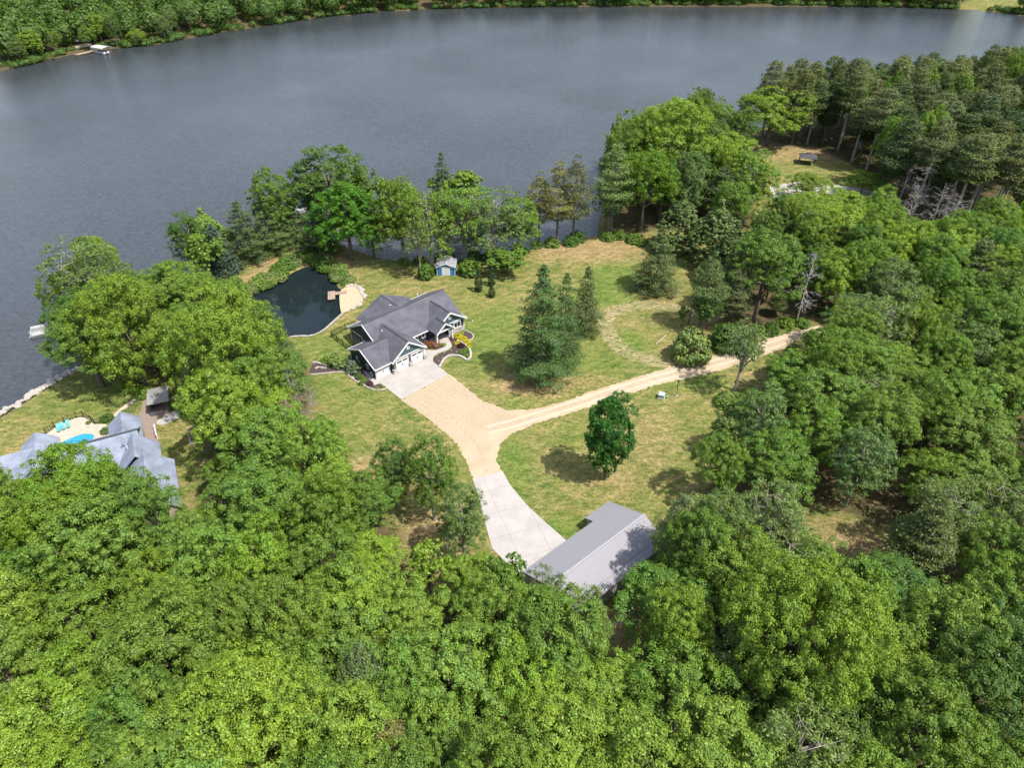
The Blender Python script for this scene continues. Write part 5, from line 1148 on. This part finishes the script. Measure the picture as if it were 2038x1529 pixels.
for x, y in ((.1, .1), (3.3, .1), (.1, 4.3), (3.3, 4.3)): g = Geo(); g.box(x - .08, x + .08, y - .08, y + .08, 0, 2.5); part('post', g, BLACK, pv)
g = Geo(); g.box(0, 3.4, 4.2, 4.3, 0, 2.4); g.box(0, .08, 1.5, 4.2, 0, 2.4); part('back_wall', g, BARK, pv)
x, y = nz([(1600, 225)])[0]; sf = empty('outdoor_sofa', (x, y, .03), ang, 'dark wicker outdoor sofa in front of the garden pavilion', 'sofa')
g = Geo(); g.box(-.9, .9, -.35, .35, .1, .4); part('seat', g, BLACK, sf); g = Geo(); g.box(-.9, .9, -.45, -.35, .1, .8); g.box(-1, -.9, -.45, .35, .1, .6); g.box(.9, 1, -.45, .35, .1, .6); part('backrest', g, GREYSID, sf)
for zx, zy, r, h, c, lb in [(1330, 180, .9, .5, (.16, .20, .08), 'flowering plant bed clump left of the brick patio'), (1390, 120, .8, .5, (.14, .19, .07), 'flowering clump nearest the garden pavilion'), (1260, 210, .7, .5, MID, 'green clump by the back gable of the blue-grey roofed house'),
        (1790, 110, .7, .8, BRI, 'bright plant right of the garden pavilion, left one'), (1850, 150, .8, .9, BRI, 'bright plant right of the garden pavilion, right one'), (1090, 285, 1.2, 1.2, DRK, 'dark round bush at the end of the pool fence'), (1080, 410, 1.0, 1.0, OLV, 'olive bush between pool and back gable'), (900, 320, .5, .5, MID, 'small bush on the pool patio')]:
    x, y = nz([(zx, zy)])[0]; put('b', x, y, h, r, c, lb, 'bush', z=.02)
stones(nz([(1700, 100), (1760, 60), (1850, 90), (1930, 130), (1830, 200), (1720, 230)]), 22, .3, 'pale stone rimming the rock garden by the pavilion', 'rock garden stones', PSTONE, 8, .5, 0)
def planter(zx, zy, lb):
    x, y = nz([(zx, zy)])[0]; e_ = empty('raised_planter', (x, y, 0), ang + .12, lb, 'planter'); g = Geo()
    for a in ((-.6, .6, -.5, -.42), (-.6, .6, .42, .5), (-.6, -.52, -.42, .42), (.52, .6, -.42, .42)): g.box(a[0], a[1], a[2], a[3], 0, .4)
    part('box', g, WOOD, e_); g = Geo(); g.box(-.52, .52, -.42, .42, 0, .33); part('soil', g, MULCH, e_)
sheet('gravel_bed', nz([(1895, 400), (1980, 365), (2030, 510), (1930, 540)]), .02, STONE)
planter(1935, 400, 'raised wooden planter farthest from the blue-grey roofed house wall'); planter(1955, 440, 'raised wooden planter in the middle of three'); planter(1975, 490, 'raised wooden planter nearest the viewer of three')
tag(part('garden_wall', ribbon(nz([(1575, 370), (1600, 480)]), .18, 0, .9), WHITE), 'short white garden wall beside the brick patio', 'wall')
x, y = nz([(1705, 735)])[0]; g = Geo(); g.tube((x, y, 0), (x, y, .5), .5, .62, 14); tag(part('planter_pot', g, PSTONE), 'round pale planter at the corner of the blue-grey roofed house', 'planter pot')

# ---------- blue shed
x, y, _ = G(888, 549); sx0 = G(870, 549)[0]; sx1 = G(906, 549)[0]; sw = (sx1 - sx0)
sh = empty('garden_shed', (sx0, y, 0), 0, 'small blue and white garden shed with mottled grey roof at the inlet', 'shed')
g = Geo(); wall_gable(g, 'y', .1, 4.0, sw / 2, sw / 2, sw / 2 + .3, 2.25, 3.1, .1); part('wall', g, BLUEP, sh)
g = Geo(); roof_gable(g, 'y', -.15, 4.2, sw / 2, sw / 2 + .3, 2.25, 3.15, .1); part('roof', g, SHEDSH, sh)
TR(rake, 'y', -.17, sw / 2, sw / 2 + .3, 2.25, 3.15, .08, .16, par=sh); TR(Geo.box, -.02, sw + .02, .0, .09, 2.05, 2.18, par=sh, name='gable_band'); TR(Geo.box, -.03, .1, .02, .12, 0, 2.05, par=sh, name='corner_board'); TR(Geo.box, sw - .1, sw + .03, .02, .12, 0, 2.05, par=sh, name='corner_board')
for a in (0, 1): g = Geo(); x0 = sw * .27 + a * sw * .235; g.box(x0, x0 + sw * .225, .03, .1, 0.05, 1.95); part('door', g, WHITE, sh)

# ---------- docks and boats
def dock(name, pts, wd, z, label, legs=True):
    e_ = empty(name, (*pts[0], 0), 0, label, 'dock'); o0 = Vector((*pts[0], 0))
    for a, b in zip(pts[:-1], pts[1:]):
        a = Vector((*a, z)) - o0; b = Vector((*b, z)) - o0; g = Geo(); L = (b - a).length; k = max(2, int(L / .3))
        for i in range(k): g.bar(a.lerp(b, i / k), a.lerp(b, (i + .88) / k), wd, .07)
        part('deck', g, WOOD, e_)
        for t in (0.05, .95):
            p = a.lerp(b, t); d = (b - a).normalized(); h_ = Vector((-d.y, d.x, 0)) * wd * .52
            for s_ in (-1, 1): g = Geo(); q = p + h_ * s_; g.tube((q.x, q.y, -1.8), (q.x, q.y, z + .35), .06, .06, 6); part('post', g, WOOD, e_)
    return e_
pdk = GP([(1055, 1095), (925, 1112)], .1, *Z4); dock('dock', pdk, 1.3, .1, 'small weathered wooden L-shaped dock in the pond, reaching from the sand beach')
a_, b_ = GP([(945, 1090), (945, 1150)], .1, *Z4)
dd_ = [o for o in COL.objects if o.name.startswith('dock') and o.type == 'EMPTY'][-1]
g = Geo(); o0 = Vector((dd_.location.x, dd_.location.y, 0)); A_ = Vector((*a_, .115)) - o0; B_ = Vector((*b_, .115)) - o0
for i in range(9): g.bar(A_.lerp(B_, i / 9), A_.lerp(B_, (i + .88) / 9), 1.6, .07)
part('platform', g, WOOD, dd_)
def pontoon(px, py, rz, L, Wd, label, canopy=False, z=-.62):
    x, y, _ = G(px, py); e_ = empty('pontoon_boat', (x, y, z), rz, label, 'boat')
    for s_ in (-1, 1):
        g = Geo(); g.tube((-L / 2, s_ * Wd * .36, .05), (L / 2 - .6, s_ * Wd * .36, .05), .3, .3, 10); g.tube((L / 2 - .6, s_ * Wd * .36, .05), (L / 2, s_ * Wd * .36, .18), .3, .08, 10); part('pontoon', g, METALW, e_)
    g = Geo(); g.box(-L / 2, L / 2 - .3, -Wd / 2, Wd / 2, .36, .46); part('deck', g, GREYSH, e_)
    g = Geo()
    for s_ in (-1, 1): g.box(-L / 2 + .1, L / 2 - .7, s_ * (Wd / 2 - .06) - .03, s_ * (Wd / 2 - .06) + .03, .5, 1.1)
    g.box(L / 2 - .76, L / 2 - .7, -Wd / 2 + .1, -.4, .5, 1.1); g.box(L / 2 - .76, L / 2 - .7, .4, Wd / 2 - .1, .5, 1.1); part('railing', g, WHITE, e_)
    for x0, x1, y0, y1 in ((-L / 2 + .3, -L / 2 + 1, -Wd / 2 + .15, Wd / 2 - .15), (L * .1, L / 2 - .9, -Wd / 2 + .15, -Wd / 2 + .7), (L * .1, L / 2 - .9, Wd / 2 - .7, Wd / 2 - .15)):
        g = Geo(); g.box(x0, x1, y0, y1, .46, .9); part('bench_seat', g, METALW, e_)
    g = Geo(); g.box(-.3, .2, -Wd / 2 + .3, -Wd / 2 + .9, .46, 1.2); part('console', g, GREYSID, e_)
    if canopy:
        g = Geo(); n = 7; vs = []
        for i in range(n + 1):
            t = i / n - .5; zz_ = 2.9 + .35 * math.cos(t * math.pi); vs += [(-L * .55, t * Wd * 1.5, zz_), (L * .55, t * Wd * 1.5, zz_)]
        fs = [(2 * i, 2 * i + 1, 2 * i + 3, 2 * i + 2) for i in range(n)]; vs2 = [(a, b, c - .08) for a, b, c in vs]; m_ = len(vs)
        g.add(vs + vs2, fs + [tuple(m_ + i for i in f)[::-1] for f in fs] + [(0, 1, m_ + 1, m_), (2 * n, m_ + 2 * n, m_ + 2 * n + 1, 2 * n + 1)])
        for s_ in (-1, 1): g.box(-L * .55, L * .55, s_ * Wd * .75 - .05, s_ * Wd * .75 + .05, 2.35, 2.95)
        part('canopy', g, CANVAS, e_)
        for sx in (-1, 1):
            for sy in (-1, 1): g = Geo(); g.tube((sx * L * .45, sy * Wd * .72, -1), (sx * L * .45, sy * Wd * .72, 2.9), .07, .07, 6); part('post', g, METALW, e_)
    return e_
pontoon(99, 653, R(-150), 8.0, 3.0, 'white pontoon boat moored at the left point, half behind the trees')
dock('dock', GP([(122, 690), (150, 672)]), 1.6, -.2, 'short dock at the left point beside the moored white boat')
pontoon(602, 421, R(22), 7.5, 2.6, 'white pontoon boat seen between the trees above the pond')
dock('dock', GP([(668, 432), (650, 405), (632, 392)]), 1.6, -.15, 'wooden dock with square end behind the trees above the pond')
dock('dock', GP([(655, 425), (610, 418)]), 1.0, -.18, 'narrow dock arm alongside the boat above the pond')
pontoon(203, 103, R(-28), 7.6, 3.2, 'boat under a grey arched canopy at the far left bank', True)
dock('dock', GP([(150, 108), (186, 100)]), 3.0, -.1, 'pale terraced dock left of the canopied boat on the far bank')
tag(part('terrace_wall', ribbon(GP([(138, 99), (182, 91)]), 1.2, 0, .9), PATIOC), 'pale stepped terrace wall on the far bank beside the canopied boat', 'wall')
def fz(x, y): return max(0, min(sdl1(x, y) - 4, 400)) * .07
x, y, _ = G(142, 60, 6); fh = empty('cabin', (x, y, fz(x, y)), R(10), 'small white cabin half hidden in the trees above the canopied boat', 'house')
g = Geo(); wall_gable(g, 'x', 0, 7, 2.5, 2.5, 3.0, 3, 4.6); part('wall', g, WHITE, fh); g = Geo(); roof_gable(g, 'x', -.3, 7.3, 2.5, 3.0, 3, 4.65); part('roof', g, GREYSH, fh)

# ---------- far clearing: shelter and pale parked trailer area
x, y, _ = G(1605, 325); gz = empty('picnic_shelter', (x, y, 0), R(-18), 'dark roofed picnic shelter on the far clearing below the pines', 'shelter')
g = Geo(); A4 = [(-2.6, -2.2), (2.6, -2.2), (2.6, 2.2), (-2.6, 2.2)]
for i in range(4): g.slab([(*A4[i], 2.3), (*A4[(i + 1) % 4], 2.3), (0, 0, 3.3)], .1)
rf = part('roof', g, RIDGE, gz); g = Geo(); g.box(-.6, .6, -.5, .5, 3.1, 3.45); part('vent', g, BARK, rf)
for x, y in ((-2.3, -1.9), (2.3, -1.9), (2.3, 1.9), (-2.3, 1.9)): g = Geo(); g.box(x - .1, x + .1, y - .1, y + .1, 0, 2.3); part('post', g, BARK, gz)
sheet('gravel_lot', jag(GP([(1530, 372), (1580, 362), (1700, 372), (1770, 388), (1760, 398), (1690, 392), (1600, 392), (1545, 400)]), .3, 1.5), .015, PSTONE)

# ---------- roadside things
def lampost(px, py, ty):
    x, y, _ = G(px, py); H = height_for(x, y, ty); e_ = empty('lamp_post', (x, y, 0), 0, 'black lamp post on the grass below the lane', 'lamp post')
    g = Geo(); g.tube((0, 0, .1), (0, 0, H - .5), .07, .05, 8); part('pole', g, BLACK, e_); g = Geo(); g.tube((0, 0, 0), (0, 0, .14), .28, .25, 12); part('base', g, PSTONE, e_)
    g = Geo(); g.tube((0, 0, H - .5), (0, 0, H - .12), .11, .17, 8); ln = part('lantern', g, GLASS, e_); g = Geo(); g.tube((0, 0, H - .12), (0, 0, H + .06), .22, .03, 8); part('lantern_cap', g, BLACK, ln)
lampost(1346, 787, 757)
x, y, _ = G(1316, 792); ub = empty('utility_box', (x, y, 0), R(-20), 'grey-green electrical utility box on the grass beside the lamp post', 'utility box')
g = Geo(); g.box(-.62, .62, -.55, .55, 0, .12); part('pad', g, PSTONE, ub); g = Geo(); g.box(-.52, .52, -.45, .45, .12, .85); part('cabinet', g, UTIL, ub); g = Geo(); g.slab([(-.56, -.5, .9), (.56, -.5, .9), (.56, .5, 1.0), (-.56, .5, 1.0)], .06); part('lid', g, UTIL, ub)
x, y, _ = G(1328, 793); g = Geo(); g.box(x - .12, x + .12, y - .1, y + .1, 0, .45); g.box(x - .15, x + .15, y - .13, y + .13, .45, .5); tag(part('service_pedestal', g, UTIL), 'small pale service pedestal right of the utility box', 'pedestal')
x, y, _ = G(1368, 656); H = height_for(x, y, 589); g = Geo(); g.tube((x, y, -.2), (x + .1, y, H), .15, .11, 8); tag(part('utility_pole', g, BARK), 'dark bare utility pole at the turnaround', 'pole')
a = G(1305, 686); b = G(1327, 667); g = Geo(); g.tube((a[0], a[1], .1), (b[0], b[1], .14), .1, .07, 6); g.tube(((a[0] + b[0]) / 2, (a[1] + b[1]) / 2, .12), ((a[0] + b[0]) / 2 + .6, (a[1] + b[1]) / 2 - .2, .25), .04, .02, 5); tag(part('fallen_branch', g, PSTONE), 'pale fallen branch lying on the grass inside the turnaround', 'branch')
x, y, _ = G(605, 508); g = Geo(); g.box(x - .09, x + .09, y - .09, y + .09, 0, 1.7); g.box(x - .13, x + .13, y - .13, y + .13, 1.7, 1.76); tag(part('wooden_post', g, WOOD), 'lone wooden post on the path above the pond', 'post')
print('objects', len(bpy.data.objects))
